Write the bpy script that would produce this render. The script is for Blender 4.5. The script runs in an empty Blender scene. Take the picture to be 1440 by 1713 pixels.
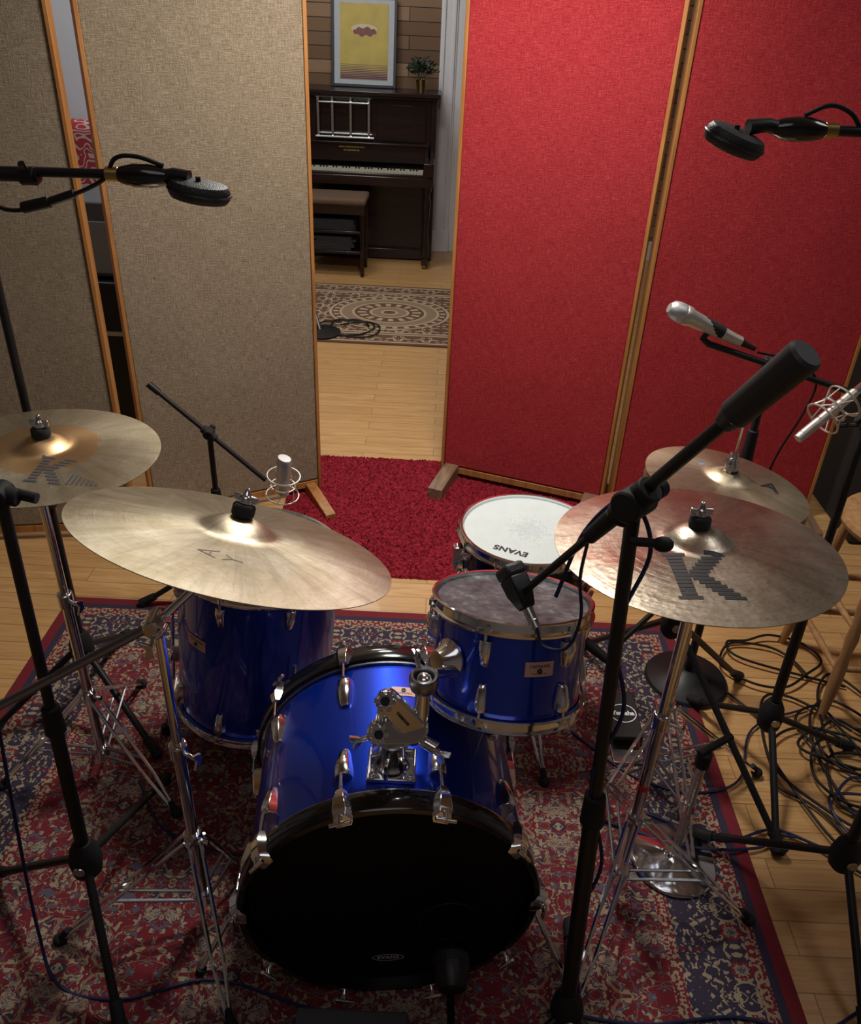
import bpy, math, random, bmesh
from mathutils import Vector as V, Matrix
random.seed(7)
sc=bpy.context.scene
PI=math.pi
# ------------------------------------------------------------------ node helpers
class NB:
    def __init__(s,name):
        s.m=bpy.data.materials.new(name); s.m.use_nodes=True; s.t=s.m.node_tree
        s.b=[n for n in s.t.nodes if n.type=='BSDF_PRINCIPLED'][0]
    def put(s,sock,v):
        if isinstance(v,bpy.types.NodeSocket): s.t.links.new(v,sock)
        else:
            if hasattr(sock.default_value,'__len__') and not hasattr(v,'__len__'): v=(v,)*len(sock.default_value)
            if hasattr(sock.default_value,'__len__') and len(sock.default_value)==4 and len(v)==3: v=(*v,1)
            sock.default_value=v
    def n(s,ty,props=None,ins=None):
        nd=s.t.nodes.new(ty)
        for k,v in (props or {}).items(): setattr(nd,k,v)
        for k,v in (ins or {}).items(): s.put(nd.inputs[k],v)
        return nd
    def M(s,op,a,b=0.0,c=0.0):
        nd=s.n('ShaderNodeMath',{'operation':op}); s.put(nd.inputs[0],a); s.put(nd.inputs[1],b); s.put(nd.inputs[2],c)
        return nd.outputs[0]
    def mix(s,f,a,b,bt='MIX'):
        nd=s.n('ShaderNodeMix',{'data_type':'RGBA','blend_type':bt}); s.put(nd.inputs[0],f); s.put(nd.inputs[6],a); s.put(nd.inputs[7],b)
        return nd.outputs[2]
    def co(s,k='Object'): return s.n('ShaderNodeTexCoord').outputs[k]
    def sep(s,v):
        nd=s.n('ShaderNodeSeparateXYZ',None,{0:v}); return nd.outputs[0],nd.outputs[1],nd.outputs[2]
    def comb(s,x,y,z=0.0):
        nd=s.n('ShaderNodeCombineXYZ',None,{0:x,1:y,2:z}); return nd.outputs[0]
    def vm(s,op,a,b):
        nd=s.n('ShaderNodeVectorMath',{'operation':op}); s.put(nd.inputs[0],a); s.put(nd.inputs[1],b); return nd.outputs[0]
    def noise(s,v,sc_,det=3.0,rough=.5,dist=0.0):
        return s.n('ShaderNodeTexNoise',None,{'Vector':v,'Scale':sc_,'Detail':det,'Roughness':rough,'Distortion':dist}).outputs[0]
    def vor(s,v,sc_,out='Distance'):
        return s.n('ShaderNodeTexVoronoi',None,{'Vector':v,'Scale':sc_}).outputs[out]
    def ramp(s,f,stops,interp='LINEAR'):
        nd=s.n('ShaderNodeValToRGB',None,{0:f}); cr=nd.color_ramp; cr.interpolation=interp
        while len(cr.elements)>1: cr.elements.remove(cr.elements[-1])
        cr.elements[0].position=stops[0][0]; cr.elements[0].color=(*stops[0][1],1)
        for p,c in stops[1:]:
            e=cr.elements.new(p); e.color=(*c,1)
        return nd.outputs[0]
    def bump(s,h,st=.3,d=.002):
        nd=s.n('ShaderNodeBump',None,{'Strength':st,'Distance':d,'Height':h}); s.put(s.b.inputs['Normal'],nd.outputs[0])
    def P(s,**k):
        for a,v in k.items(): s.put(s.b.inputs[a.replace('_',' ')],v)
        return s.m
def mat(name,col,rough=.5,metal=0.,coat=0.,var=.12,vs=25.,bump=0.,bs=300.,spec=.5,rvar=.0):
    n=NB(name); c=n.co(); f=n.noise(c,vs,4)
    a=tuple(x*(1-var) for x in col); b=tuple(min(1,x*(1+var)) for x in col)
    n.P(Base_Color=n.mix(f,a,b),Metallic=metal,Coat_Weight=coat,Specular_IOR_Level=spec)
    n.P(Roughness=n.M('ADD',rough-rvar/2,n.M('MULTIPLY',n.noise(c,vs*3,3),rvar)) if rvar else rough)
    if bump: n.bump(n.noise(c,bs,2),bump)
    return n.m
# ------------------------------------------------------------------ mesh helpers
def align(o,d,hint=(0,0,1)):
    z=V(d).normalized(); h=V(hint)
    x=h-z*h.dot(z)
    if x.length<1e-4: h=V((1,0,0)); x=h-z*h.dot(z)
    x.normalize(); y=z.cross(x)
    m=Matrix((x,y,z)).transposed().to_4x4(); m.translation=V(o); return m
class MB:
    def __init__(s): s.v=[];s.f=[];s.k=[];s.mi=0
    def add(s,vs,fs,M=None):
        o=len(s.v); s.v+=[(M@V(p)) if M is not None else V(p) for p in vs]
        s.f+=[tuple(i+o for i in f) for f in fs]; s.k+=[s.mi]*len(fs); return s
    def lathe(s,prof,M=None,seg=32,closed=False):
        vs=[];R=[]
        for r,z in prof:
            if r<1e-6: R.append([len(vs)]); vs.append((0,0,z))
            else:
                R.append(list(range(len(vs),len(vs)+seg))); vs+=[(r*math.cos(2*PI*i/seg),r*math.sin(2*PI*i/seg),z) for i in range(seg)]
        fs=[]; pr=list(zip(R,R[1:]))+([(R[-1],R[0])] if closed else [])
        for A,B in pr:
            if len(A)==1 and len(B)==1: continue
            for i in range(seg):
                j=(i+1)%seg
                if len(A)==1: fs.append((A[0],B[j],B[i]))
                elif len(B)==1: fs.append((A[i],A[j],B[0]))
                else: fs.append((A[i],A[j],B[j],B[i]))
        return s.add(vs,fs,M)
    def cyl(s,p0,p1,r0,r1=None,seg=16,ch=0.0):
        p0=V(p0);p1=V(p1);L=(p1-p0).length; r1=r0 if r1 is None else r1
        pr=[(0,0),(r0-ch,0),(r0,ch),(r1,L-ch),(r1-ch,L),(0,L)] if ch else [(0,0),(r0,0),(r1,L),(0,L)]
        return s.lathe(pr,align(p0,p1-p0),seg)
    def tube(s,pts,r,seg=8):
        pts=[V(p) for p in pts]; n=len(pts); rr=r if isinstance(r,(list,tuple)) else [r]*n
        t=[(pts[min(i+1,n-1)]-pts[max(i-1,0)]).normalized() for i in range(n)]
        x=V((0,0,1)); x=x-t[0]*x.dot(t[0])
        if x.length<1e-3: x=V((1,0,0)); x=x-t[0]*x.dot(t[0])
        x.normalize(); vs=[];fs=[]
        for i in range(n):
            x=x-t[i]*x.dot(t[i]); x.normalize(); y=t[i].cross(x)
            vs+=[pts[i]+(x*math.cos(2*PI*k/seg)+y*math.sin(2*PI*k/seg))*rr[i] for k in range(seg)]
        for i in range(n-1):
            for k in range(seg):
                j=(k+1)%seg; fs.append((i*seg+k,i*seg+j,(i+1)*seg+j,(i+1)*seg+k))
        fs.append(tuple(range(seg))[::-1]); fs.append(tuple(range((n-1)*seg,n*seg)))
        return s.add(vs,fs)
    def box(s,c,sz,M=None):
        x,y,z=[a/2 for a in sz]; c=V(c)
        vs=[c+V((i*x,j*y,k*z)) for i in(-1,1) for j in(-1,1) for k in(-1,1)]
        return s.add(vs,[(0,1,3,2),(4,6,7,5),(0,4,5,1),(2,3,7,6),(0,2,6,4),(1,5,7,3)],M)
    def loft(s,secs,M=None):
        n=len(secs[0]); vs=[p for q in secs for p in q]; fs=[]
        for a in range(len(secs)-1):
            for k in range(n):
                j=(k+1)%n; fs.append((a*n+k,a*n+j,(a+1)*n+j,(a+1)*n+k))
        fs.append(tuple(range(n))[::-1]); fs.append(tuple(range((len(secs)-1)*n,len(secs)*n)))
        return s.add(vs,fs,M)
    def prism(s,poly,d,M=None):
        return s.loft([[(x,y,0) for x,y in poly],[(x,y,d) for x,y in poly]],M)
    def ell(s,c,r,M=None,seg=16,rings=10):
        rx,ry,rz=r if isinstance(r,(tuple,list)) else (r,r,r)
        pr=[(math.sin(PI*i/rings),-math.cos(PI*i/rings)) for i in range(rings+1)]
        pr[0]=(0,-1);pr[-1]=(0,1)
        m=Matrix.Translation(V(c))@Matrix.Diagonal((rx,ry,rz,1))
        return s.lathe(pr,(M@m) if M is not None else m,seg)
    def torus(s,M,R,r,seg=32,k=8):
        return s.lathe([(R+r*math.cos(2*PI*i/k),r*math.sin(2*PI*i/k)) for i in range(k)],M,seg,True)
def lab(t):
    w=t.split(); return ' '.join(w[:12])
def root(name,label,cat,loc=(0,0,0),M=None,group=None,kind=None):
    e=bpy.data.objects.new(name,None); e.empty_display_size=.05
    e.matrix_basis=M if M is not None else Matrix.Translation(V(loc))
    sc.collection.objects.link(e); e["label"]=lab(label); e["category"]=cat
    if group: e["group"]=group
    if kind: e["kind"]=kind
    return e
def fin(mb,name,par,mats,local=False,bevel=0,label=None,smooth=38,M=None,cat=None,kind=None,group=None):
    me=bpy.data.meshes.new(name); me.from_pydata([tuple(v) for v in mb.v],[],mb.f)
    if not isinstance(mats,(list,tuple)): mats=[mats]
    for m in mats: me.materials.append(m)
    me.polygons.foreach_set('material_index',mb.k)
    b=bmesh.new(); b.from_mesh(me); bmesh.ops.recalc_face_normals(b,faces=b.faces); b.to_mesh(me); b.free()
    if smooth:
        me.polygons.foreach_set('use_smooth',[True]*len(me.polygons))
        try: me.set_sharp_from_angle(angle=math.radians(smooth))
        except Exception: pass
    o=bpy.data.objects.new(name,me); sc.collection.objects.link(o)
    if M is not None: o.matrix_basis=M
    if par is not None:
        o.parent=par
        if not local:
            o.matrix_parent_inverse=par.matrix_basis.inverted() if par.parent is None else Matrix.Identity(4)
    if bevel:
        md=o.modifiers.new('bevel','BEVEL'); md.width=bevel; md.segments=2; md.limit_method='ANGLE'; md.angle_limit=math.radians(40)
    if label: o["label"]=lab(label)
    if cat: o["category"]=cat
    if kind: o["kind"]=kind
    if group: o["group"]=group
    return o
def cr(pts,n=8):
    pts=[V(p) for p in pts]; q=[pts[0]*2-pts[1]]+pts+[pts[-1]*2-pts[-2]]; out=[]
    for i in range(1,len(q)-2):
        a,b,c,d=q[i-1:i+3]
        for k in range(n):
            t=k/n; out.append(.5*((2*b)+(c-a)*t+(2*a-5*b+4*c-d)*t*t+(3*b-a-3*c+d)*t**3))
    out.append(pts[-1]); return out
def text_geo(s,size,ext=0.0,spacing=1.0,bold=0.0):
    cu=bpy.data.curves.new('lettering','FONT'); cu.body=s; cu.size=size; cu.align_x='CENTER'; cu.align_y='CENTER'; cu.extrude=ext; cu.space_character=spacing; cu.offset=bold
    ob=bpy.data.objects.new('lettering',cu); sc.collection.objects.link(ob); bpy.context.view_layer.update()
    me=bpy.data.meshes.new_from_object(ob.evaluated_get(bpy.context.evaluated_depsgraph_get()))
    vs=[tuple(v.co) for v in me.vertices]; fs=[tuple(p.vertices) for p in me.polygons]
    bpy.data.objects.remove(ob); bpy.data.meshes.remove(me); bpy.data.curves.remove(cu)
    return vs,fs
# ------------------------------------------------------------------ materials
chrome=mat('chrome',(.82,.83,.85),.12,1,var=.05,rvar=.08)
cast=mat('polished_casting',(.72,.73,.75),.16,1,var=.02)
steel=mat('brushed_steel',(.55,.56,.58),.28,1,var=.1,rvar=.1)
dsteel=mat('dark_steel',(.30,.30,.32),.30,1,var=.1,rvar=.1)
black=mat('black_metal',(.009,.009,.010),.42,0,var=.2,rvar=.1,spec=.4)
blackg=mat('black_gloss',(.006,.006,.007),.14,0,coat=.5,var=.2)
rubber=mat('rubber',(.012,.012,.013),.7,0,var=.2,bump=.1,spec=.3)
dim=mat('matte_black',(.004,.004,.004),.8,0,var=.2,spec=.1)
foam=mat('grip_rubber',(.018,.018,.02),.55,0,var=.15)
brass=mat('brass',(.5,.36,.14),.3,1)
cblack=mat('cable_black',(.006,.006,.007),.55,spec=.3)
cblue=mat('cable_blue',(.008,.014,.06),.5,spec=.35)
felt=mat('felt',(.02,.02,.02),.95,bump=.4)
white=mat('white_paint',(.66,.69,.74),.45,var=.05)
plaster=mat('plaster',(.30,.30,.31),.8,var=.08,bump=.05,bs=80)
ceilm=mat('ceiling_paint',(.62,.62,.62),.85,var=.05)
gold=mat('gold_print',(.35,.25,.08),.4,.6)
ink=mat('black_ink',(.010,.010,.014),.5)
paleink=mat('brown_ink',(.19,.155,.10),.6)
greyink=mat('smoke_ink',(.055,.055,.065),.5)
whiteink=mat('white_ink',(.75,.75,.75),.6)
dimink=mat('dim_white_ink',(.6,.6,.6),.6)
badge_m=mat('badge_metal',(.72,.44,.36),.5,.05)
redband=mat('red_band',(.6,.02,.03),.5)
champ=mat('champagne_metal',(.62,.58,.52),.35,.7)
def m_blue():
    n=NB('blue_sparkle_lacquer'); c=n.co()
    f=n.noise(c,900,1); base=n.mix(f,(.0,.016,.30),(.0,.06,.75))
    return n.P(Base_Color=base,Metallic=.72,Roughness=.32,Coat_Weight=1.0,Coat_Roughness=.06)
blue=m_blue()
def m_mesh(name,col,s=700,metal=.6,st=.8,rough=.45):
    n=NB(name); c=n.co(); v=n.vor(c,s)
    n.P(Base_Color=n.ramp(v,[(.0,tuple(x*.1 for x in col)),(.35,col)]),Metallic=metal,Roughness=rough); n.bump(v,st,.001); return n.m
grille=m_mesh('perforated_grille_black',(.016,.016,.018),480,0,.5,.5)
grilles=m_mesh('mesh_grille_silver',(.6,.6,.6),900,.7,.25,.4)
def m_head_white():
    n=NB('coated_head'); c=n.co(); x,y,z=n.sep(c)
    r=n.M('SQRT',n.M('ADD',n.M('POWER',x,2),n.M('POWER',y,2)))
    blot=n.M('GREATER_THAN',n.M('SUBTRACT',n.noise(c,70,4,.7),n.M('MULTIPLY',r,3.6)),.36)
    col=n.mix(n.noise(c,20,3),(.50,.55,.54),(.58,.64,.63))
    dots=n.M('GREATER_THAN',n.M('SUBTRACT',n.noise(c,210,2),n.M('MULTIPLY',r,.9)),.57)
    col=n.mix(n.M('MULTIPLY',dots,.35),col,(.28,.24,.16))
    col=n.mix(n.M('MULTIPLY',blot,.25),col,(.34,.36,.44))
    n.bump(n.noise(c,900,2),.15,.0005); return n.P(Base_Color=col,Roughness=.55)
head_w=m_head_white()
def m_head_clear():
    n=NB('clear_head'); c=n.co()
    col=n.ramp(n.noise(c,22,6,.75),[(.35,(.035,.038,.045)),(.55,(.10,.105,.115)),(.7,(.27,.28,.29))])
    return n.P(Base_Color=col,Roughness=n.M('ADD',.15,n.M('MULTIPLY',n.noise(c,30,5,.7),.5)),Coat_Weight=.15,Coat_Roughness=.15)
head_c=m_head_clear()
head_k=mat('black_head',(.003,.003,.004),.42,var=.3,rvar=.1,spec=.2)
def m_cym(name,ca,cb,hammer=0.,rough=.3,spotty=0.,inner=None,pink_reflection=0.):
    n=NB(name); c=n.co(); x,y,z=n.sep(c)
    r=n.M('SQRT',n.M('ADD',n.M('POWER',x,2),n.M('POWER',y,2)))
    rings=n.noise(n.comb(r,0.,0.),900,3,.8)
    wide=n.noise(n.comb(r,3.,0.),130,4,.8)
    patina=n.ramp(n.noise(c,8,6,.72,1.2),[(.35,(0,0,0)),(.65,(1,1,1))])
    col=n.mix(patina,ca,cb)
    col=n.mix(n.M('MULTIPLY',rings,.45),col,tuple(q*.55 for q in ca))
    col=n.mix(n.M('MULTIPLY',wide,.5),col,tuple(q*.5 for q in ca))
    streak=n.noise(n.comb(n.M('MULTIPLY',r,4.),n.M('MULTIPLY',n.M('ARCTAN2',y,x),6.),0.),1.,5,.75)
    col=n.mix(n.ramp(streak,[(.45,(0,0,0)),(.75,(.8,.8,.8))]),col,tuple(q*.5 for q in ca))
    if pink_reflection: col=n.mix(n.M('MULTIPLY',n.ramp(n.M('ADD',n.noise(n.vm('ADD',c,(5,2,0)),6,4,.7),n.M('MULTIPLY',y,.5)),[(.48,(0,0,0)),(.62,(1,1,1))]),pink_reflection),col,(.42,.13,.09))  # pinkish reflections painted into the bronze colour
    if spotty:
        sp=n.M('GREATER_THAN',n.noise(c,130,3,.7),.62); col=n.mix(n.M('MULTIPLY',sp,spotty),col,tuple(q*.35 for q in ca))
    if inner:
        e=n.M('ADD',inner[0],n.M('MULTIPLY',n.M('SUBTRACT',n.noise(c,45,4,.8),.5),.08))
        col=n.mix(n.M('MULTIPLY',n.M('LESS_THAN',r,e),.8),col,inner[1])
    h=n.M('ADD',n.M('MULTIPLY',rings,.5),n.M('MULTIPLY',wide,.25))
    if hammer: h=n.M('ADD',h,n.M('MULTIPLY',n.vor(c,80),hammer))
    n.bump(h,.35,.0012)
    tg=n.n('ShaderNodeTangent',{'direction_type':'RADIAL','axis':'Z'}).outputs[0]
    n.put(n.b.inputs['Tangent'],tg)
    return n.P(Base_Color=col,Metallic=.9,Roughness=rough,Anisotropic=.6)
cym_ride=m_cym('ride_bronze',(.60,.51,.35),(.94,.88,.72),0,.38,.2)
cym_right=m_cym('hammered_bronze',(.48,.41,.31),(.82,.74,.60),.65,.27,.5,None,.50)
cym_crash=m_cym('crash_bronze',(.62,.53,.36),(.86,.80,.64),0,.34,.25,(.115,(.58,.34,.15)))
cym_hat=m_cym('hat_bronze',(.62,.50,.33),(.84,.73,.54),.2,.34,.2)
def m_floor():
    n=NB('oak_laminate'); c=n.co(); x,y,z=n.sep(c)
    br=n.n('ShaderNodeTexBrick',{'offset':.37},{'Vector':n.comb(x,y),'Color1':(.0,.0,.0,1),'Color2':(1,1,1,1),'Mortar':(.5,.5,.5,1),'Scale':1.0,'Mortar Size':.0014,'Brick Width':.9,'Row Height':.085,'Bias':0.})
    t=n.M('ADD',n.sep(br.outputs[0])[0],0.)
    g=n.noise(n.comb(n.M('ADD',n.M('MULTIPLY',x,2.2),n.M('MULTIPLY',t,9.)),n.M('MULTIPLY',y,38.),t),1.6,5,.62,1.2)
    g2=n.noise(n.comb(n.M('MULTIPLY',x,12.),n.M('MULTIPLY',y,260.)),1.,3,.6)
    col=n.ramp(g,[(.25,(.38,.19,.065)),(.5,(.57,.33,.13)),(.75,(.70,.45,.21))])
    col=n.mix(n.M('MULTIPLY',t,.45),col,(.44,.25,.09))
    col=n.mix(n.M('MULTIPLY',g2,.25),col,(.3,.15,.06))
    col=n.mix(n.M('MULTIPLY',br.outputs[1],.7),col,(.12,.06,.03))
    n.bump(n.M('SUBTRACT',1.,br.outputs[1]),.2,.001)
    return n.P(Base_Color=col,Roughness=.36,Coat_Weight=.1)
def m_fabric(name,ca,cb,cc):
    n=NB(name); c=n.co(); x,y,z=n.sep(c)
    h=n.noise(n.comb(n.M('MULTIPLY',x,28.),n.M('MULTIPLY',z,480.)),1.,4,.65)
    v=n.noise(n.comb(n.M('MULTIPLY',x,480.),n.M('MULTIPLY',z,28.),5.),1.,4,.65)
    w=n.M('ADD',n.M('MULTIPLY',h,.5),n.M('MULTIPLY',v,.5))
    f=n.noise(c,380,3,.7)
    w2=n.M('ADD',n.M('MULTIPLY',w,.7),n.M('MULTIPLY',f,.3))
    col=n.ramp(w2,[(.38,ca),(.5,cb),(.62,cc)])
    col=n.mix(n.M('MULTIPLY',n.noise(c,2.2,3),.35),col,ca)
    wr=n.noise(n.comb(n.M('MULTIPLY',x,3.5),n.M('MULTIPLY',z,1.6),2.),1.,2,.5)
    b1=n.n('ShaderNodeBump',None,{'Strength':.8,'Distance':.035,'Height':wr}).outputs[0]
    nd=n.n('ShaderNodeBump',None,{'Strength':1.,'Distance':.0045,'Height':n.M('ADD',w,n.M('MULTIPLY',f,.5)),'Normal':b1}); n.put(n.b.inputs['Normal'],nd.outputs[0])
    return n.P(Base_Color=col,Roughness=.95,Specular_IOR_Level=.12)
fab_b=m_fabric('burlap_beige',(.15,.108,.070),(.32,.25,.172),(.54,.45,.335))
fab_r=m_fabric('burlap_red',(.22,.014,.020),(.43,.034,.042),(.64,.090,.092))
def m_wood(name,a,b,ax=2,rough=.45,k=1.):
    n=NB(name); c=n.co(); s=[40.*k]*3; s[ax]=3.*k
    g=n.noise(n.vm('MULTIPLY',c,tuple(s)),1.,5,.6,.8)
    n.bump(g,.15,.001); return n.P(Base_Color=n.ramp(g,[(.3,a),(.7,b)]),Roughness=rough)
pine=m_wood('honey_wood',(.26,.10,.024),(.45,.20,.058))
oldwood=m_wood('worn_block_wood',(.13,.075,.045),(.28,.17,.10),1)
stoolw=m_wood('stool_wood',(.26,.13,.05),(.42,.24,.11))
mahog=m_wood('dark_mahogany',(.008,.004,.004),(.020,.009,.008),0,.25)
def m_planks():
    n=NB('reclaimed_planks'); c=n.co(); x,y,z=n.sep(c)
    br=n.n('ShaderNodeTexBrick',{'offset':.43},{'Vector':n.comb(x,z),'Color1':(0,0,0,1),'Color2':(1,1,1,1),'Mortar':(0,0,0,1),'Scale':1.,'Mortar Size':.003,'Brick Width':.8,'Row Height':.095})
    t=n.sep(br.outputs[0])[0]
    g=n.noise(n.comb(n.M('MULTIPLY',x,4.),n.M('MULTIPLY',z,60.),n.M('MULTIPLY',t,7.)),1.,4,.6)
    col=n.mix(t,(.10,.050,.022),(.36,.23,.13)); col=n.mix(n.M('MULTIPLY',g,.6),col,(.14,.08,.04))
    col=n.mix(br.outputs[1],col,(.01,.006,.004)); n.bump(n.M('SUBTRACT',1.,br.outputs[1]),.6,.004)
    return n.P(Base_Color=col,Roughness=.6)
def m_persian():
    n=NB('persian_rug'); c=n.co(); x,y,z=n.sep(c)   # local coordinates centred on the rug
    hx,hy=1.055,.86
    d=n.M('MINIMUM',n.M('SUBTRACT',hx,n.M('ABSOLUTE',x)),n.M('SUBTRACT',hy,n.M('ABSOLUTE',y)))
    mx=n.M('PINGPONG',x,.19); my=n.M('PINGPONG',y,.215); mv=n.comb(mx,my)
    wv=n.vm('ADD',mv,n.vm('MULTIPLY',n.vm('SUBTRACT',n.n('ShaderNodeTexNoise',None,{'Vector':mv,'Scale':20.}).outputs[1],(.5,.5,.5)),(.045,.045,0)))
    fl=n.vor(wv,16.5); fr=n.sep(n.vor(wv,16.5,'Color'))[0]
    crim=(.185,.012,.022); navy=(.024,.027,.057); cream=(.38,.31,.20); tan=(.26,.185,.11); rose=(.28,.075,.065); gb=(.095,.10,.14)
    region=n.M('GREATER_THAN',n.noise(wv,8,2),.59)
    base=n.mix(region,crim,navy)
    petal=n.M('ADD',n.M('MULTIPLY',n.M('SINE',n.M('MULTIPLY',n.noise(wv,50,1),36.)),.07),fl)
    ring=n.ramp(petal,[(0,rose),(.06,cream),(.12,gb),(.18,cream),(.27,rose),(.32,navy),(.37,(0,0,0))],'CONSTANT')
    isf=n.M('MULTIPLY',n.M('LESS_THAN',petal,.37),n.M('GREATER_THAN',fr,.33))
    curl=n.noise(wv,13,1,.5,2.2)
    vine=n.M('LESS_THAN',n.M('ABSOLUTE',n.M('SUBTRACT',n.M('FRACT',n.M('MULTIPLY',curl,5.)),.5)),.07)
    lf=n.noise(wv,62,1,.5,1.0)
    leaf=n.M('GREATER_THAN',lf,.59)
    leafe=n.M('GREATER_THAN',lf,.56)
    col=n.mix(leafe,base,navy); col=n.mix(leaf,col,cream); col=n.mix(vine,col,tan)
    leaf2=n.M('GREATER_THAN',n.noise(n.vm('ADD',wv,(3,1,0)),48,1,.5,1.0),.63)
    col=n.mix(leaf2,col,n.mix(region,gb,crim)); col=n.mix(isf,col,ring)
    bx=n.M('PINGPONG',x,.105); by=n.M('PINGPONG',y,.105); bv=n.comb(bx,by)
    bl=n.M('GREATER_THAN',n.noise(bv,70,1,.5,1.),.56); bf=n.M('ADD',n.vor(bv,19),n.M('MULTIPLY',n.M('SINE',n.M('MULTIPLY',n.noise(bv,65,1),36.)),.06))
    bord=n.mix(bl,navy,cream); bord=n.mix(n.M('LESS_THAN',bf,.38),bord,crim); bord=n.mix(n.M('LESS_THAN',bf,.25),bord,cream); bord=n.mix(n.M('LESS_THAN',bf,.13),bord,gb)
    thin=n.mix(n.M('GREATER_THAN',n.noise(bv,100,1),.5),cream,crim)
    def lt(v): return n.M('LESS_THAN',d,v)
    col=n.mix(lt(.275),col,thin); col=n.mix(lt(.245),col,bord); col=n.mix(lt(.085),col,thin); col=n.mix(lt(.055),col,navy); col=n.mix(lt(.034),col,crim)
    col=n.mix(n.M('MULTIPLY',n.noise(c,420,2),.38),col,(.07,.04,.045))
    col=n.mix(n.M('MULTIPLY',n.noise(c,5,3),.22),col,(.11,.055,.055))
    n.bump(n.noise(c,650,2),.5,.002)
    return n.P(Base_Color=col,Roughness=.95,Specular_IOR_Level=.1)
def m_backrug():
    n=NB('medallion_rug'); c=n.co(); x,y,z=n.sep(c)
    r=n.M('SQRT',n.M('ADD',n.M('POWER',n.M('MULTIPLY',x,.85),2),n.M('POWER',y,2)))
    d=n.M('MINIMUM',n.M('SUBTRACT',1.1,n.M('ABSOLUTE',x)),n.M('SUBTRACT',.62,n.M('ABSOLUTE',y)))
    br=(.12,.055,.035); be=(.42,.33,.21); ta=(.26,.17,.11)
    mv=n.comb(n.M('PINGPONG',x,.09),n.M('PINGPONG',y,.08))
    swirl=n.M('LESS_THAN',n.M('ABSOLUTE',n.M('SUBTRACT',n.M('FRACT',n.M('MULTIPLY',n.noise(mv,14,1,.5,1.5),4.)),.5)),.16)
    col=n.mix(swirl,br,be)
    ring=n.ramp(r,[(0,br),(.035,be),(.05,ta),(.10,be),(.115,br),(.20,be),(.215,ta),(.275,be),(.29,br),(.335,be)],'CONSTANT')
    pet=n.M('GREATER_THAN',n.M('SINE',n.M('MULTIPLY',n.M('ARCTAN2',y,n.M('MULTIPLY',x,.85)),16.)),.1)
    inband=n.M('MULTIPLY',n.M('GREATER_THAN',r,.135),n.M('LESS_THAN',r,.185))
    ring=n.mix(n.M('MULTIPLY',pet,inband),ring,be)
    pet2=n.M('GREATER_THAN',n.M('SINE',n.M('MULTIPLY',n.M('ARCTAN2',y,n.M('MULTIPLY',x,.85)),30.)),.2)
    inb2=n.M('MULTIPLY',n.M('GREATER_THAN',r,.298),n.M('LESS_THAN',r,.328))
    ring=n.mix(n.M('MULTIPLY',pet2,inb2),ring,be)
    col=n.mix(n.M('LESS_THAN',r,.352),col,ring)
    bd=n.ramp(d,[(0,br),(.025,be),(.045,br),(.165,be),(.185,br),(.20,be),(.215,br)],'CONSTANT')
    band=n.mix(n.M('MULTIPLY',swirl,n.M('LESS_THAN',n.M('ABSOLUTE',n.M('SUBTRACT',d,.105)),.045)),bd,be)
    col=n.mix(n.M('LESS_THAN',d,.22),col,band)
    return n.P(Base_Color=col,Roughness=.95)
# ------------------------------------------------------------------ room shell
def struct(name,c,sz,m):
    b=MB().box(c,sz); o=fin(b,name,None,m,smooth=0); o["kind"]="structure"; return o
struct('floor',(0,3.05,-.05),(6.4,8.9,.1),m_floor())
struct('wall_back',(0,7.41,1.5),(6.4,.1,3.0),m_planks())
struct('wall_left',(-3.1,3.05,1.5),(.1,8.7,3.0),plaster)
struct('wall_right',(3.1,3.05,1.5),(.1,8.7,3.0),plaster)
struct('wall_front',(0,-1.3,1.5),(6.4,.1,3.0),plaster)
struct('ceiling',(0,3.05,3.05),(6.4,8.9,.1),ceilm)
b=MB(); b.box((-.035,7.335,1.25),(.13,.05,2.5)); b.box((-.035,7.325,.09),(.15,.07,.18)); b.box((-.075,7.305,1.3),(.02,.02,2.4)); b.box((.005,7.305,1.3),(.02,.02,2.4))
o=fin(b,'trim_1',None,white,bevel=.004); o["kind"]='structure'
b=MB(); b.box((.48,7.34,1.2),(.90,.04,2.4)); b.box((.48,7.315,.6),(.6,.02,.7)); b.box((.48,7.315,1.6),(.6,.02,.9))
o=fin(b,'door_1',None,white,bevel=.004); o["kind"]='structure'
b=MB(); b.box((1.9,7.345,.08),(1.9,.03,.16)); o=fin(b,'baseboard_back',None,white,bevel=.004); o["kind"]='structure'
b=MB(); b.box((-1.97,4.9,1.25),(.36,.12,2.5)); b.box((-1.97,4.83,1.25),(.16,.02,2.5)); o=fin(b,'trim_2',None,white,bevel=.004); o["kind"]='structure'
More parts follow.
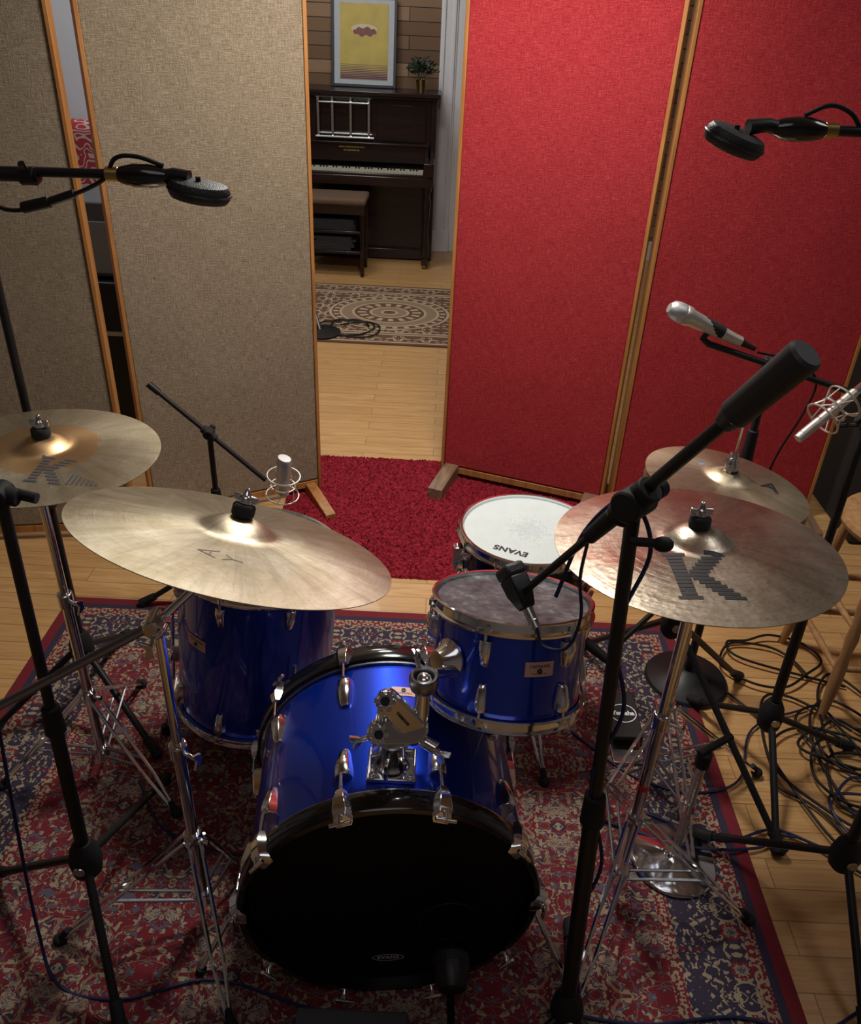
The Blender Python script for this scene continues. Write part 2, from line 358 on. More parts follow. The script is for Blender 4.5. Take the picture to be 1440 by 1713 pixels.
# ------------------------------------------------------------------ acoustic panels
def panel(p0,p1,fabric,label,grp,feet=(-1,1)):
    p0=V((*p0,0));p1=V((*p1,0)); w=(p1-p0).length; x=(p1-p0).normalized(); y=V((0,0,1)).cross(x)
    M=Matrix((x,y,V((0,0,1)))).transposed().to_4x4(); M.translation=(p0+p1)/2
    e=root('acoustic_panel',label,'acoustic panel',M=M,group=grp)
    H=2.42; b=MB(); b.box((0,.0,(H+.065)/2),(w-.02,.044,H-.065)); fin(b,'fabric_cover',e,fabric,True,bevel=.008)
    b=MB(); s=.0135
    for sx in(-1,1): b.box((sx*(w/2-s/2),0,(H+.03)/2),(s,.055,H-.03))
    b.box((0,0,.048),(w-2*s,.045,.03)); b.box((0,0,H-.02),(w-2*s,.055,.035))
    fin(b,'wood_frame',e,pine,True,bevel=.002)
    red=fabric is fab_r
    for sx in feet:
        b=MB(); hw=.032 if red else .022; hh=.075 if red else .055
        T=Matrix.Translation((sx*(w/2-.05)-hw,0,0))@Matrix(((0,0,1,0),(1,0,0,0),(0,1,0,0),(0,0,0,1)))
        b.prism([(-.24,.004),(.24,.004),(.24,hh*.8),(.05,hh),(-.05,hh),(-.24,hh*.8)] if red else [(-.26,.004),(.26,.004),(.26,.03),(.05,hh),(-.05,hh),(-.26,.03)],2*hw,T)
        fin(b,'foot',e,oldwood if red else pine,True,bevel=.003)
    return e
panel((-1.110,2.775),(-.49,3.12),fab_b,'tall beige burlap acoustic screen with honey wood frame and feet','burlap acoustic screens',(1,))
panel((-1.95,2.58),(-1.150,2.715),fab_b,'tall beige burlap acoustic screen beside the other burlap screen','burlap acoustic screens',(-1,))
panel((.045,3.31),(.738,3.07),fab_r,'tall red fabric acoustic screen with wood frame on block feet','red acoustic screens')
panel((.762,3.085),(1.62,3.10),fab_r,'tall red fabric acoustic screen beside the other red screen','red acoustic screens',(1,))
# ------------------------------------------------------------------ rugs
M=Matrix.Translation((-.195,1.42,0)); b=MB(); b.box((0,0,.004),(2.11,1.72,.008))
fin(b,'persian_rug',None,m_persian(),M=M,bevel=.002,cat='rug',label='crimson, navy and cream patterned oriental rug under the drum kit')
M=Matrix.Translation((-.35,5.56,0)); b=MB(); b.box((0,0,.004),(2.2,1.24,.008))
fin(b,'medallion_rug',None,m_backrug(),M=M,cat='rug',label='beige and brown medallion rug lying by the piano')
def shag():
    n=NB('shag_red'); c=n.co(); f=n.noise(c,70,3,.7)
    mm=n.P(Base_Color=n.ramp(f,[(.3,(.14,.008,.016)),(.7,(.36,.024,.040))]),Roughness=.9,Specular_IOR_Level=.1)
    nx,ny=270,200; x0,x1,y0,y1=-.62,.70,2.49,3.42; vs=[];fs=[]
    for j in range(ny+1):
        for i in range(nx+1):
            e=min(i,nx-i,j,ny-j); hh=.006+.009*random.random() if e>0 else 0.
            if random.random()<.12 and e>1: hh+=.007
            vs.append((x0+(x1-x0)*i/nx+random.uniform(-.003,.003),y0+(y1-y0)*j/ny+random.uniform(-.003,.003),hh))
    for j in range(ny):
        for i in range(nx):
            a=j*(nx+1)+i; fs.append((a,a+1,a+nx+2,a+nx+1))
    b=MB().add(vs,fs)
    fin(b,'shag_rug',None,mm,smooth=0,cat='rug',label='deep red shaggy rug on the floor between the screens')
shag()
# ------------------------------------------------------------------ drums
def lug_mesh(M,R,z0,z1,hw=.010,d=.02):
    b=MB(); L=z1-z0; secs=[]
    for f,w,o in((0,.55,.35),(.12,.7,.6),(.75,1.,1.),(1,1.,.8)):
        z=z0+L*f; secs.append([(R-.003,-hw*w*1.3,z),(R+d*o*.75,-hw*w*1.0,z),(R+d*o,-hw*w*.35,z),(R+d*o,hw*w*.35,z),(R+d*o*.75,hw*w*1.0,z),(R-.003,hw*w*1.3,z)])
    return b.loft(secs,M)
def steel_hoop(M,R,L,top=True):
    s=1 if top else -1; o=L if top else 0
    return MB().lathe([(R+.002,o-.012*s),(R+.013,o-.014*s),(R+.014,o-.009*s),(R+.007,o-.005*s),(R+.006,o+.009*s),(R+.011,o+.011*s),(R+.0115,o+.013*s),(R+.008,o+.0155*s),(R+.003,o+.014*s)],M,72,True)
def badge(e,M,R,ang,z,w,h,text,sz):
    Ma=M@Matrix.Rotation(ang,4,'Z'); b=MB(); n=8
    def curv(u,v,o): a=u/R; return ((R+o)*math.cos(a),(R+o)*math.sin(a),z+v)
    top=[curv(-w/2+w*i/n,h/2,.0012) for i in range(n+1)]; bot=[curv(-w/2+w*i/n,-h/2,.0012) for i in range(n+1)]
    b.add(top+bot,[(i,i+1,n+2+i,n+1+i) for i in range(n)],Ma)
    o=fin(b,'badge',e,badge_m,label='small pinkish metal brand badge')
    b=MB()
    for k,(t,s,dv) in enumerate(text):
        vs,fs=text_geo(t,s); b.add([curv(x,y+dv,.002) for x,y,_ in vs],fs,Ma)
    b.lathe([(.0022,0),(.005,0),(.005,.002),(.0022,.002)],Ma@align((R+.0012,0,z-h*.12),(1,0,0)),20,True)
    fin(b,'badge_lettering',e,ink,smooth=0)
def drum(name,label,M,R,L,nl,topm,botm,a0=0.,kick=False,shellm=None,cat='drum',llen=.062):
    e=root(name,label,cat,loc=(M.translation.x,M.translation.y,0))
    fin(MB().lathe([(R-.007,.004),(R,.004),(R,L-.004),(R-.007,L-.004)],M,96,True),'shell',e,shellm or blue)
    if kick: pf=[(0,L+.006),(R-.03,L+.006),(R-.004,L+.010),(R+.002,L)]; pb=[(0,-.006),(R-.03,-.006),(R-.004,-.01),(R+.002,0)]
    else: pf=[(0,L+.004),(R-.012,L+.004),(R-.002,L+.006),(R+.003,L-.003)]; pb=[(0,-.004),(R-.012,-.004),(R-.002,-.006),(R+.003,.003)]
    o=fin(MB().lathe(pf,None,96),'front_head' if kick else 'batter_head',e,topm); o.matrix_parent_inverse=e.matrix_basis.inverted(); o.matrix_basis=M
    fin(MB().lathe(pb,M,64),'resonant_head',e,botm)
    for top in(True,False):
        if kick:
            o_=L if top else 0; s=1 if top else -1
            b=MB().lathe([(R+.002,o_-.006*s),(R+.014,o_-.006*s),(R+.016,o_+.0*s),(R+.016,o_+.034*s),(R+.013,o_+.038*s),(R+.002,o_+.038*s)],M,96,True)
            fin(b,'hoop',e,blackg,label='gloss black bass drum hoop')
            fin(MB().lathe([(R+.001,o_-.014*s),(R+.007,o_-.014*s),(R+.007,o_-.005*s),(R+.001,o_-.005*s)],M,96,True),'rim_flange',e,steel)
        else: fin(steel_hoop(M,R,L,top),'hoop',e,chrome,label='chrome hoop')
    for k in range(nl):
        a=a0+2*PI*k/nl; Ma=M@Matrix.Rotation(a,4,'Z')
        for top in(True,False):
            o_=L if top else 0; s=1 if top else -1
            if kick:
                z0,z1=(o_-s*.125,o_-s*.055)
                fin(lug_mesh(Ma,R,z0,z1,.014,.024),'lug',e,chrome,bevel=.0015)
                fin(MB().cyl(Ma@V((R+.019,0,z1)),Ma@V((R+.022,0,o_+s*.02)),.0035,seg=10),'tension_rod',e,chrome)
                b=MB(); secs=[]
                for zz,w,ri,ro in((o_-s*.014,.6,.016,.026),(o_+s*.008,1.,.014,.032),(o_+s*.034,1.25,.012,.028),(o_+s*.044,1.1,.004,.022),(o_+s*.046,.8,-.006,.012)):
                    h=.018*w; secs.append([(R+ri,-h,zz),(R+ro,-h*.55,zz),(R+ro,h*.55,zz),(R+ri,h,zz)])
                b.loft(secs,Ma); b.cyl(Ma@V((R+.022,0,o_+s*.042)),Ma@V((R+.020,0,o_+s*.062)),.006,.004,10)
                b.cyl(Ma@V((R+.020,-.020,o_+s*.058)),Ma@V((R+.020,.020,o_+s*.058)),.0045,seg=8)
                fin(b,'claw_hook',e,chrome,bevel=.001)
            else:
                z0,z1=(o_-s*(.026+llen),o_-s*.026)
                fin(lug_mesh(Ma,R,z0,z1,.011,.022),'lug',e,chrome,bevel=.0015)
                b=MB(); b.cyl(Ma@V((R+.012,0,z1)),Ma@V((R+.012,0,o_-s*.008)),.0032,seg=10); b.cyl(Ma@V((R+.012,0,o_-s*.01)),Ma@V((R+.012,0,o_+s*.002)),.0055,seg=8)
                fin(b,'tension_rod',e,chrome)
    return e
ax=V((.10,-1,.0)).normalized(); LK=.37; RK=.285
MK=align(V((-.045,1.015,.302))-ax*LK,ax,(0,0,1))
kick=drum('bass_drum','large metallic blue bass drum with black head and chrome claws',MK,RK,LK,10,head_k,head_c,a0=PI/10,kick=True)
Mt=MK@Matrix.Translation((0,0,LK+.0066))@Matrix.Rotation(-PI/2,4,'Z')
def on_front(vs,dx,dy,dz=0.): return [(Mt@V((x+dx,y+dy,z+dz))) for x,y,z in vs]
el=[(math.cos(2*PI*i/40),math.sin(2*PI*i/40)) for i in range(40)]
b=MB(); vs,fs=text_geo('EVANS',.0145,0,1.1,.0004); b.add(on_front(vs,0,-.222),fs)
b.add(on_front([(x*.032,y*.0105,0) for x,y in el]+[(x*.034,y*.012,0) for x,y in el],0,-.222),[(i,(i+1)%40,40+(i+1)%40,40+i) for i in range(40)])
fin(b,'head_lettering',kick,dimink,smooth=0)
b=MB(); b.torus(Mt@Matrix.Translation((.125,-.10,0)),.062,.002,40,6); b.mi=1
b.lathe([(0,.0012),(.060,.0012)],Mt@Matrix.Translation((.125,-.10,0)),40)
fin(b,'port_ring',kick,[rubber,dim])
badge(kick,MK,RK,-.12,LK*.26,.05,.026,[('YAMAHA',.009,.005)],1)
for sx in(-1,1):
    b=MB(); p=V((-.05+sx*.275,1.13,.24)); q=V((-.05+sx*.40,1.0,.02)); b.tube([p,q],.0065,10); fin(b,'spur',kick,chrome)
    b=MB(); b.cyl(p+V((-sx*.01,.03,.03)),p+V((sx*.012,-.03,-.03)),.018,seg=14,ch=.003); fin(b,'spur_bracket',kick,chrome)
    b=MB(); b.cyl(q,q+V((sx*.006,-.006,-.02)),.012,.009,12); fin(b,'spur_tip',kick,rubber)
# tom holder on top of the bass drum
c0=V((-.050,1.085,.586))
mp=root('tom_holder','chrome double tom holder clamp mounted on the bass drum','drum hardware',loc=c0)
b=MB(); b.box(c0+V((0,0,.006)),(.092,.080,.010))
for sx in(-1,1):
    for sy in(-1,1): b.cyl(c0+V((sx*.036,sy*.031,.01)),c0+V((sx*.036,sy*.031,.017)),.006,seg=8)
fin(b,'base_plate',mp,chrome,bevel=.003)
b=MB(); b.lathe([(0,.008),(.036,.008),(.032,.02),(.026,.03),(.026,.075),(0,.075)],Matrix.Translation(c0),24)
for k in range(7):
    a=2*PI*k/7; b.box((0,0,0),(.008,.030,.042),Matrix.Translation(c0+V((.028*math.cos(a),.028*math.sin(a),.030)))@Matrix.Rotation(a-PI/2,4,'Z'))
fin(b,'receiver_block',mp,chrome,bevel=.002)
A_=V((-.074,1.088,.678)); B_=V((-.064,1.098,.752)); C_=V((-.012,1.105,.672)); nf=V((0,-.80,.60)).normalized()
s1=V((1,0,0)); s2=nf.cross(s1)
s2=s2 if s2.z>0 else -s2
def bar(name,p,q,w1,w2,th,m,lift=0.):
    d=(q-p).normalized(); s=nf.cross(d).normalized(); o=nf*lift; b=MB(); K=10
    def ring(c_,w,side,h,k_):
        return [c_+o+nf*h+(s*math.cos(a)+d*math.sin(a)*side)*w*k_ for a in [PI*i/(K-1) for i in range(K)]]
    def loop(h,k_):
        return ring(q,w2,1,h,k_)+[x for x in ring(p,w1,-1,h,k_)][::-1]
    b.loft([loop(-th/2,1.),loop(th*.30,1.),loop(th/2,.80)]); fin(b,name,mp,m,bevel=.0012,smooth=30)
bar('clamp_body',A_,C_,.024,.030,.044,cast)
bar('clamp_arm',B_,C_,.021,.026,.036,cast,.004)
bar('clamp_bridge',A_,B_,.012,.012,.026,cast)
vs,fs=text_geo('YAMAHA',.0100,.0004,1.02,.0002); dBC=(C_-B_).normalized(); yB=nf.cross(dBC)
Mt2=Matrix((dBC,yB,nf)).transposed().to_4x4(); Mt2.translation=B_*.38+C_*.62+nf*.0226
b=MB().add(vs,fs,Mt2); fin(b,'clamp_lettering',mp,ink,smooth=0)
for P_ in(A_,B_):
    b=MB(); q=P_+nf*.021; b.cyl(q,q+nf*.014,.014,.013,24,ch=.001)
    for k in range(6):
        a=2*PI*k/6; o_=s1*math.cos(a)*.0145+s2*math.sin(a)*.0145; b.cyl(q+o_,q+o_+nf*.018,.0055,seg=14,ch=.001)
    fin(b,'clamp_knob',mp,chrome)
    b=MB(); b.cyl(q+nf*.0140,q+nf*.0152,.0085,seg=24); fin(b,'knob_socket',mp,ink)
b=MB(); b.tube(cr([C_,C_+V((.012,.008,.02)),C_+V((.014,.012,.06)),C_+V((.014,.014,.10))],6),.0145,16); fin(b,'tom_arm',mp,chrome)
b=MB(); b.cyl(C_+V((.004,.0,-.02)),C_+V((.045,-.02,-.03)),.011,.013,14,ch=.002); fin(b,'side_knob',mp,chrome)
jt=V((.003,1.120,.782)); b=MB(); b.lathe([(.018,-.018),(.025,-.018),(.0275,-.010),(.0275,.006),(.0245,.012),(.0195,.010)],Matrix.Translation(jt),28,True); fin(b,'ball_socket',mp,dsteel)
b=MB(); b.ell(jt+V((0,0,-.004)),.0165); fin(b,'ball',mp,chrome)
b=MB(); b.tube([jt+V((.018,.025,-.008)),V((.045,1.175,.752)),V((.085,1.21,.735))],.010,12); fin(b,'tom_rod',mp,chrome)
for p,d in((A_+V((-.020,0,-.016)),V((-1,-.3,-.3))),(C_+V((.036,-.02,-.03)),V((1,-.3,-.6))),(jt+V((-.01,.02,.01)),V((-.3,.6,.9)))):
    b=MB(); d.normalize(); b.cyl(p,p+d*.022,.005,seg=8); Mw=align(p+d*.02,d,(0,0,1))
    b.prism([(-.02,.012),(-.012,.016),(0,.006),(.012,.016),(.02,.012),(.008,-.004),(-.008,-.004)],.007,Mw@Matrix.Rotation(PI/2,4,'X')@Matrix.Translation((0,0,-.0035))); fin(b,'wing_nut',mp,chrome,bevel=.001)
# rack tom
tl=math.radians(18); axT=V((0.02,math.sin(tl),math.cos(tl))).normalized(); RT=.153; LT=.197
topT=V((.175,1.335,.805)); MT=align(topT-axT*LT,axT,(0,-1,0))
tom=drum('rack_tom','metallic blue rack tom with chrome hoops above the bass drum',MT,RT,LT,6,head_c,head_c,a0=math.radians(-22),llen=.055)
badge(tom,MT,RT,math.radians(17),LT*.60,.058,.030,[('YAMAHA',.0105,.006),('STAGE CUSTOM',.0042,-.009)],1)
b=MB(); Mb=MT@Matrix.Rotation(math.radians(-52),4,'Z')@align((RT,0,LT*.55),(1,0,0),(0,0,1)); b.lathe([(0,.0),(.038,.0),(.038,.004),(.028,.014),(.020,.036),(0,.036)],Mb,28); fin(b,'mount_bracket',tom,chrome)
# floor tom
c0b=V((-.468,1.70,.175)); c1b=V((-.425,1.715,.625)); MF=align(c0b,c1b-c0b,(0,-1,0)); LF=(c1b-c0b).length
ft=drum('floor_tom','deep metallic blue floor tom with chrome hoops standing on legs',MF,.203,LF,8,head_c,head_c,a0=math.radians(-14),llen=.06)
badge(ft,MF,.203,math.radians(-36),LF*.62,.065,.034,[('YAMAHA',.012,.007),('CUSTOM',.005,-.011)],1)
for k,a in enumerate((math.radians(35),math.radians(155),math.radians(-85))):
    Ma=MF@Matrix.Rotation(a,4,'Z'); b=MB(); p=Ma@V((.222,0,.26)); q=Ma@V((.222,0,.04)); f_=Ma@V((.262,0,-.02)); f_.z=.018
    b.tube(cr([p,q,Ma@V((.226,0,.0)),f_],5),.005,8); fin(b,'leg',ft,chrome)
    b=MB(); b.box((.212,0,.12),(.026,.03,.055),Ma); b.cyl(Ma@V((.222,.01,.12)),Ma@V((.222,.04,.12)),.006,seg=8); fin(b,'leg_bracket',ft,chrome,bevel=.003)
    b=MB(); b.cyl(f_+V((0,0,.02)),(f_.x,f_.y,.009),.012,.014,12); fin(b,'foot',ft,rubber)
# snare drum
MS=align((.27,1.895,.475),(0,0.03,1),(0,-1,0))
sn=drum('snare_drum','snare drum with worn white coated head on a chrome stand',MS,.178,.14,10,head_w,head_c,a0=.1,shellm=blackg,llen=.03)
Mh=MS@Matrix.Translation((0,0,.1448))@Matrix.Rotation(PI/2,4,'Z')
vs,fs=text_geo('EVANS',.030,0,1.05,.0011); b=MB().add(vs,fs,Mh@Matrix.Translation((-.055,-.110,0))@Matrix.Rotation(math.radians(-22+180),4,'Z')); fin(b,'head_lettering',sn,ink,smooth=0)
b=MB(); b.box((0,0,0),(.03,.03,.07),MS@Matrix.Rotation(math.radians(-80),4,'Z')@Matrix.Translation((.192,0,.07))); fin(b,'strainer',sn,chrome,bevel=.003)
# ------------------------------------------------------------------ cymbals
def cymz(r,R,rb,H,hb):
    z=H*(1-(r/R)**1.6)
    if r<rb*1.15:
        t=min(1,max(0,1-r/(rb*1.15))); z+=hb*(math.sin(min(1,t*1.25)*PI/2))
    return z
def cymbal(label,c,nrm,R,m,rb=.055,H=.020,hb=.022,extra=None,name='cymbal',group=None):
    n_=V(nrm).normalized(); x=V((1,0,0)); x=(x-n_*x.dot(n_)).normalized(); y=n_.cross(x)
    M=Matrix((x,y,n_)).transposed().to_4x4(); M.translation=V(c)
    e=root(name,label,'cymbal',M=M,group=group)
    rs=[.006]+[rb*1.2*i/10 for i in range(1,11)]+[rb*1.2+(R-rb*1.2)*i/16 for i in range(1,17)]
    pr=[(r,cymz(r,R,rb,H,hb)) for r in rs]; pr=pr+[(r,z-.0014) for r,z in reversed(pr)]
    fin(MB().lathe(pr,None,128,True),'bronze_plate',e,m,True,smooth=60)
    for nm,vs,fs,mt,lb in (extra or []):
        b=MB().add([(px,py,cymz(math.hypot(px,py),R,rb,H,hb)+.0007+pz) for px,py,pz in vs],fs); fin(b,nm,e,mt,True,smooth=0,label=lb)
    return e,M
def kgeo(sx,sy,cx,cy,tail=False,fill=.80,N=13):
    vs=[];fs=[]
    def q(xa,xb,ya,yb):
        k=4
        for i in range(k):
            o=len(vs); a=xa+(xb-xa)*i/k; c_=xa+(xb-xa)*(i+1)/k
            vs.extend([(cx+a*sx,cy+ya*sy,0),(cx+c_*sx,cy+ya*sy,0),(cx+c_*sx,cy+yb*sy,0),(cx+a*sx,cy+yb*sy,0)]); fs.append((o,o+1,o+2,o+3))
    for i in range(N):
        y0=-.5+i/N; y1=y0+fill/N; ym=(y0+y1)/2; t=abs(ym)
        q(-.74,-.36,y0,y1)
        if t<.05: q(-.36,.10,y0,y1)
        else: a=-.44+t*1.45; q(max(a,-.36),a+.52,y0,y1)
        if i in(0,N-1): q(-.84,-.26,y0,y1)
    if tail:
        for k in range(7): q(.98+k*.20,1.06+k*.20,-.46+.012*k,-.10-.03*k)
    return vs,fs
def flat(t,size,cx,cy,rot=0,bold=0.,ox=1.):
    vs,fs=text_geo(t,size,0,ox,bold); c_,s_=math.cos(rot),math.sin(rot)
    return [(cx+x*c_-y*s_,cy+x*s_+y*c_,0) for x,y,_ in vs],fs
kv,kf=kgeo(.067,.132,-.018,-.116); r3,r4=flat('Zildjian',.014,-.045,.195,.2)
rightc,Mr=cymbal('large hammered bronze cymbal with black striped letter, on chrome stand',(.472,1.225,1.030),(-.03,.085,.99),.248,cym_right,.052,.018,.024,
  [('logo',kv,kf,ink,'black striped letter logo'),('lettering',r3,r4,ink,None)])
v1,f1=flat('A',.050,-.012,-.140,PI/2,-.0012); v2,f2=flat('Y',.048,.030,-.142,PI/2,-.0012); f1=f1+[tuple(i+len(v1) for i in f) for f in f2]; v1=v1+v2
ride,Mride=cymbal('very large tilted bronze ride cymbal above the floor tom',(-.332,1.175,1.030),(.235,.318,.918),.278,cym_ride,.058,.022,.022,
  [('logo',v1,f1,paleink,'faint worn outline logo')])
kv,kf=kgeo(.044,.100,.058,-.094,True,.60,9); r1,r2=flat('Zildjian',.012,-.06,.13,.3)
crash,Mcr=cymbal('bronze crash cymbal with orange inner ring and grey letter logo',(-.81,1.51,1.0),(.02,.03,1),.232,cym_crash,.05,.018,.02,
  [('logo',kv,kf,greyink,'grey striped letter logo'),('lettering',r1,r2,greyink,None)])
r1,r2=flat('A',.058,.095,-.005,-.5,.001); r3,r4=flat('Zildjian',.009,.055,.004,-.9)
hat,Mhat=cymbal('upper bronze hi-hat cymbal with black letter logo',(.64,1.58,.968),(.12,.03,1),.177,cym_hat,.045,.016,.016,
  [('logo',r1,r2,ink,'black letter logo'),('lettering',r3,r4,ink,None)],name='hi_hat_cymbal',group='hi-hat pair')
b=MB(); b.box((-.035,.055,.012),(.030,.012,.001)); fin(b,'blue_mark',hat,mat('pale_blue_mark',(.10,.28,.55),.6),True)
hatb,_=cymbal('lower bronze hi-hat cymbal under the upper one',(.64,1.58,.945),(-.10,-.02,-1),.177,cym_hat,.045,.016,.016,None,name='hi_hat_cymbal',group='hi-hat pair')
# ------------------------------------------------------------------ stands
def topnut(e,M,zb,sz=1.):
    b=MB(); b.lathe([(0,zb),(.017*sz,zb),(.019*sz,zb+.004),(.019*sz,zb+.018),(.016*sz,zb+.022),(0,zb+.022)],M,24); fin(b,'felt_washer',e,felt)
    b=MB(); b.lathe([(0,zb+.022),(.011*sz,zb+.022),(.011*sz,zb+.034),(.007*sz,zb+.038),(.004,zb+.05),(0,zb+.05)],M,16)
    b.box((0,0,zb+.032),(.040*sz,.007,.012),M); fin(b,'wing_nut',e,chrome,bevel=.002)
def strap_legs(e,x,y,zt,zb,feet,m=None,r=.0045):
    m=m or chrome
    for f in feet:
        f=V((f[0],f[1],.015)); d=V((f.x-x,f.y-y,0)).normalized(); s=V((-d.y,d.x,0))*.012
        b=MB()
        for k in(-1,1):
            a=V((x,y,zt))+d*.018+s*k; mid=(a*.35+f*.65); b.mi=0; b.tube([a,mid+s*k*.6,f+s*k*.2],r,6)
            b.mi=1; lo=V((x,y,zb))+d*.015+s*k; b.tube([lo,a*.45+f*.55+s*k*.6],r*.85,6)
        lg=fin(b,'leg',e,[m,dsteel])
        b=MB(); b.ell(f,(.016,.016,.014)); b.cyl(f,f+V((0,0,.03))-d*.02,.011,.007,10); fin(b,'rubber_foot',lg,rubber)
    for z in(zt,zb):
        b=MB(); b.cyl((x,y,z-.018),(x,y,z+.018),.020,seg=18,ch=.003)
        if z==zt: b.cyl((x,y,zt),(x+.035,y-.01,zt),.006,seg=8)
        fin(b,'leg_collar',e,m)
def cym_stand(label,base,zc,feet,zt=.34,zb=.12,name='cymbal_stand'):
    e=root(name,label,'stand',loc=(base[0],base[1],0)); x,y=base
    zm=(zc+.3)/2-.02
    b=MB(); b.cyl((x,y,.07),(x,y,zm),.0125,seg=18); fin(b,'lower_tube',e,chrome)
    b=MB(); b.cyl((x,y,zm),(x,y,zc),.0095,seg=18); fin(b,'upper_tube',e,chrome)
    b=MB(); b.cyl((x,y,zm-.02),(x,y,zm+.02),.018,seg=18,ch=.003); b.cyl((x,y,zm),(x+.04,y-.02,zm),.005,seg=8)
    b.prism([(-.02,.012),(0,.004),(.02,.012),(.012,-.008),(-.012,-.008)],.006,align((x+.04,y-.02,zm),(1,-.5,0))); fin(b,'height_clamp',e,chrome,bevel=.001)
    strap_legs(e,x,y,zt,zb,feet); return e
e=cym_stand('chrome tripod stand carrying the hammered cymbal',(.49,1.225),.95,[(.345,.93),(.80,1.18),(.50,1.60)],.30,.10)
b=MB(); b.tube([V((.49,1.225,.95)),Mr@V((0,0,-.02))],.008,10); b.ell((.49,1.225,.955),(.018,.018,.022)); fin(b,'tilter',e,chrome)
b=MB(); b.cyl(Mr@V((0,0,-.03)),Mr@V((0,0,.075)),.004,seg=8); fin(b,'cymbal_rod',e,chrome)
topnut(e,Mr,.040); b=MB(); b.cyl((.49,1.225,.40),(.49,1.225,.415),.0128,seg=18); fin(b,'tape_band',e,redband,label='red tape band')
e=cym_stand('chrome boom tripod stand carrying the tilted ride cymbal',(-.47,1.12),.87,[(-.36,.885),(-.78,1.05),(-.40,1.24)],.30,.10)
cl=V((-.47,1.12,.885)); d=(Mride@V((0,0,-.03))-cl).normalized(); d2=(V((-.80,1.025,.715))-cl).normalized()
b=MB(); b.tube([Mride@V((0,0,-.02)),cl],.0075,12); fin(b,'tilter_arm',e,chrome)
b=MB(); b.tube([cl,cl+d2*.40],.0085,12); fin(b,'boom_arm',e,dsteel)
b=MB(); b.cyl(cl-V((0,.025,0)),cl+V((0,.025,0)),.02,seg=18,ch=.003); b.cyl(cl-d*.02,cl+d*.02,.014,seg=12); b.cyl(cl+V((0,-.02,-.01)),cl+V((.0,-.05,-.02)),.005,seg=8)
b.prism([(-.02,.012),(0,.004),(.02,.012),(.012,-.008),(-.012,-.008)],.006,align(cl+V((0,-.05,-.02)),(0,-1,0))); fin(b,'boom_clamp',e,chrome,bevel=.001)
b=MB(); b.cyl(Mride@V((0,0,-.03)),Mride@V((0,0,.09)),.004,seg=8); fin(b,'cymbal_rod',e,chrome); topnut(e,Mride,.046,1.05)
e=cym_stand('chrome tripod stand carrying the crash cymbal',(-.845,1.52),.95,[(-1.1,1.46),(-.62,1.40),(-.86,1.86)],.30,.10)
b=MB(); b.tube([V((-.845,1.52,.95)),Mcr@V((0,0,-.02))],.008,10); fin(b,'tilter',e,chrome); b=MB(); b.cyl(Mcr@V((0,0,-.03)),Mcr@V((0,0,.07)),.004,seg=8); fin(b,'cymbal_rod',e,chrome); topnut(e,Mcr,.036)
# hi-hat stand
e=root('hi_hat_stand','chrome hi-hat stand with foot pedal beside the snare drum','stand',loc=(.64,1.58,0))
b=MB(); b.cyl((.64,1.58,.05),(.64,1.58,.55),.0125,seg=18); fin(b,'lower_tube',e,chrome)
b=MB(); b.cyl((.64,1.58,.55),(.64,1.58,.90),.0095,seg=18); b.lathe([(0,0),(.02,0),(.03,.012),(.03,.016),(0,.016)],Matrix.Translation((.64,1.58,.90)),20); fin(b,'upper_tube',e,chrome)
b=MB(); b.cyl((.64,1.58,.5),(.645,1.58,1.17),.0032,seg=8); fin(b,'pull_rod',e,chrome)
b=MB(); b.lathe([(0,0),(.013,0),(.015,.006),(.013,.02),(.009,.026),(.009,.045),(0,.045)],Matrix.Translation((.642,1.58,1.0)),20); b.cyl((.642,1.58,1.03),(.62,1.56,1.032),.004,seg=8); fin(b,'clutch',e,chrome)
b=MB(); b.cyl((.642,1.58,.985),(.642,1.58,1.0),.017,seg=20); fin(b,'felt_washer',e,felt)
strap_legs(e,.64,1.58,.30,.10,[(.96,1.63),(.46,1.44),(.70,1.30)])
b=MB(); Mp=align((.600,1.70,.045),(-.02,.93,.10),(0,0,1))
b.prism([(.0,-.046),(.0,.046),(.012,.046),(.012,-.046)],.17,Mp); fin(b,'footboard',e,black,bevel=.003)
Mq=Mp@Matrix.Translation((.0128,0,.085))@Matrix(((0,0,1,0),(1,0,0,0),(0,1,0,0),(0,0,0,1)))
vs,fs=text_geo('Yamaha',.021,.0003,1.,.0009); b=MB().add([(x,y,z+.0006) for x,y,z in vs],fs,Mq)
b.add([(x*.040,y*.034,.0006) for x,y in el]+[(x*.0372,y*.031,.0006) for x,y in el],[(i,(i+1)%40,40+(i+1)%40,40+i) for i in range(40)],Mq); fin(b,'pedal_lettering',e,whiteink,smooth=0)
b=MB(); b.box((.600,1.76,.012),(.09,.24,.008)); fin(b,'base_frame',e,dsteel,bevel=.002)
# snare stand
e=root('snare_stand','chrome snare drum stand with basket arms and tripod legs','stand',loc=(.27,1.89,0))
b=MB(); b.cyl((.27,1.89,.08),(.27,1.89,.40),.012,seg=16); fin(b,'center_tube',e,chrome)
for k in range(3):
    a=2*PI*k/3-.5; b=MB(); b.tube([(.27,1.89,.40),(.27+.19*math.cos(a),1.89+.19*math.sin(a),.445),(.27+.20*math.cos(a),1.89+.20*math.sin(a),.50)],.006,8); fin(b,'basket_arm',e,chrome)
strap_legs(e,.27,1.89,.26,.10,[(.35,1.56),(.50,2.06),(.02,2.02)])
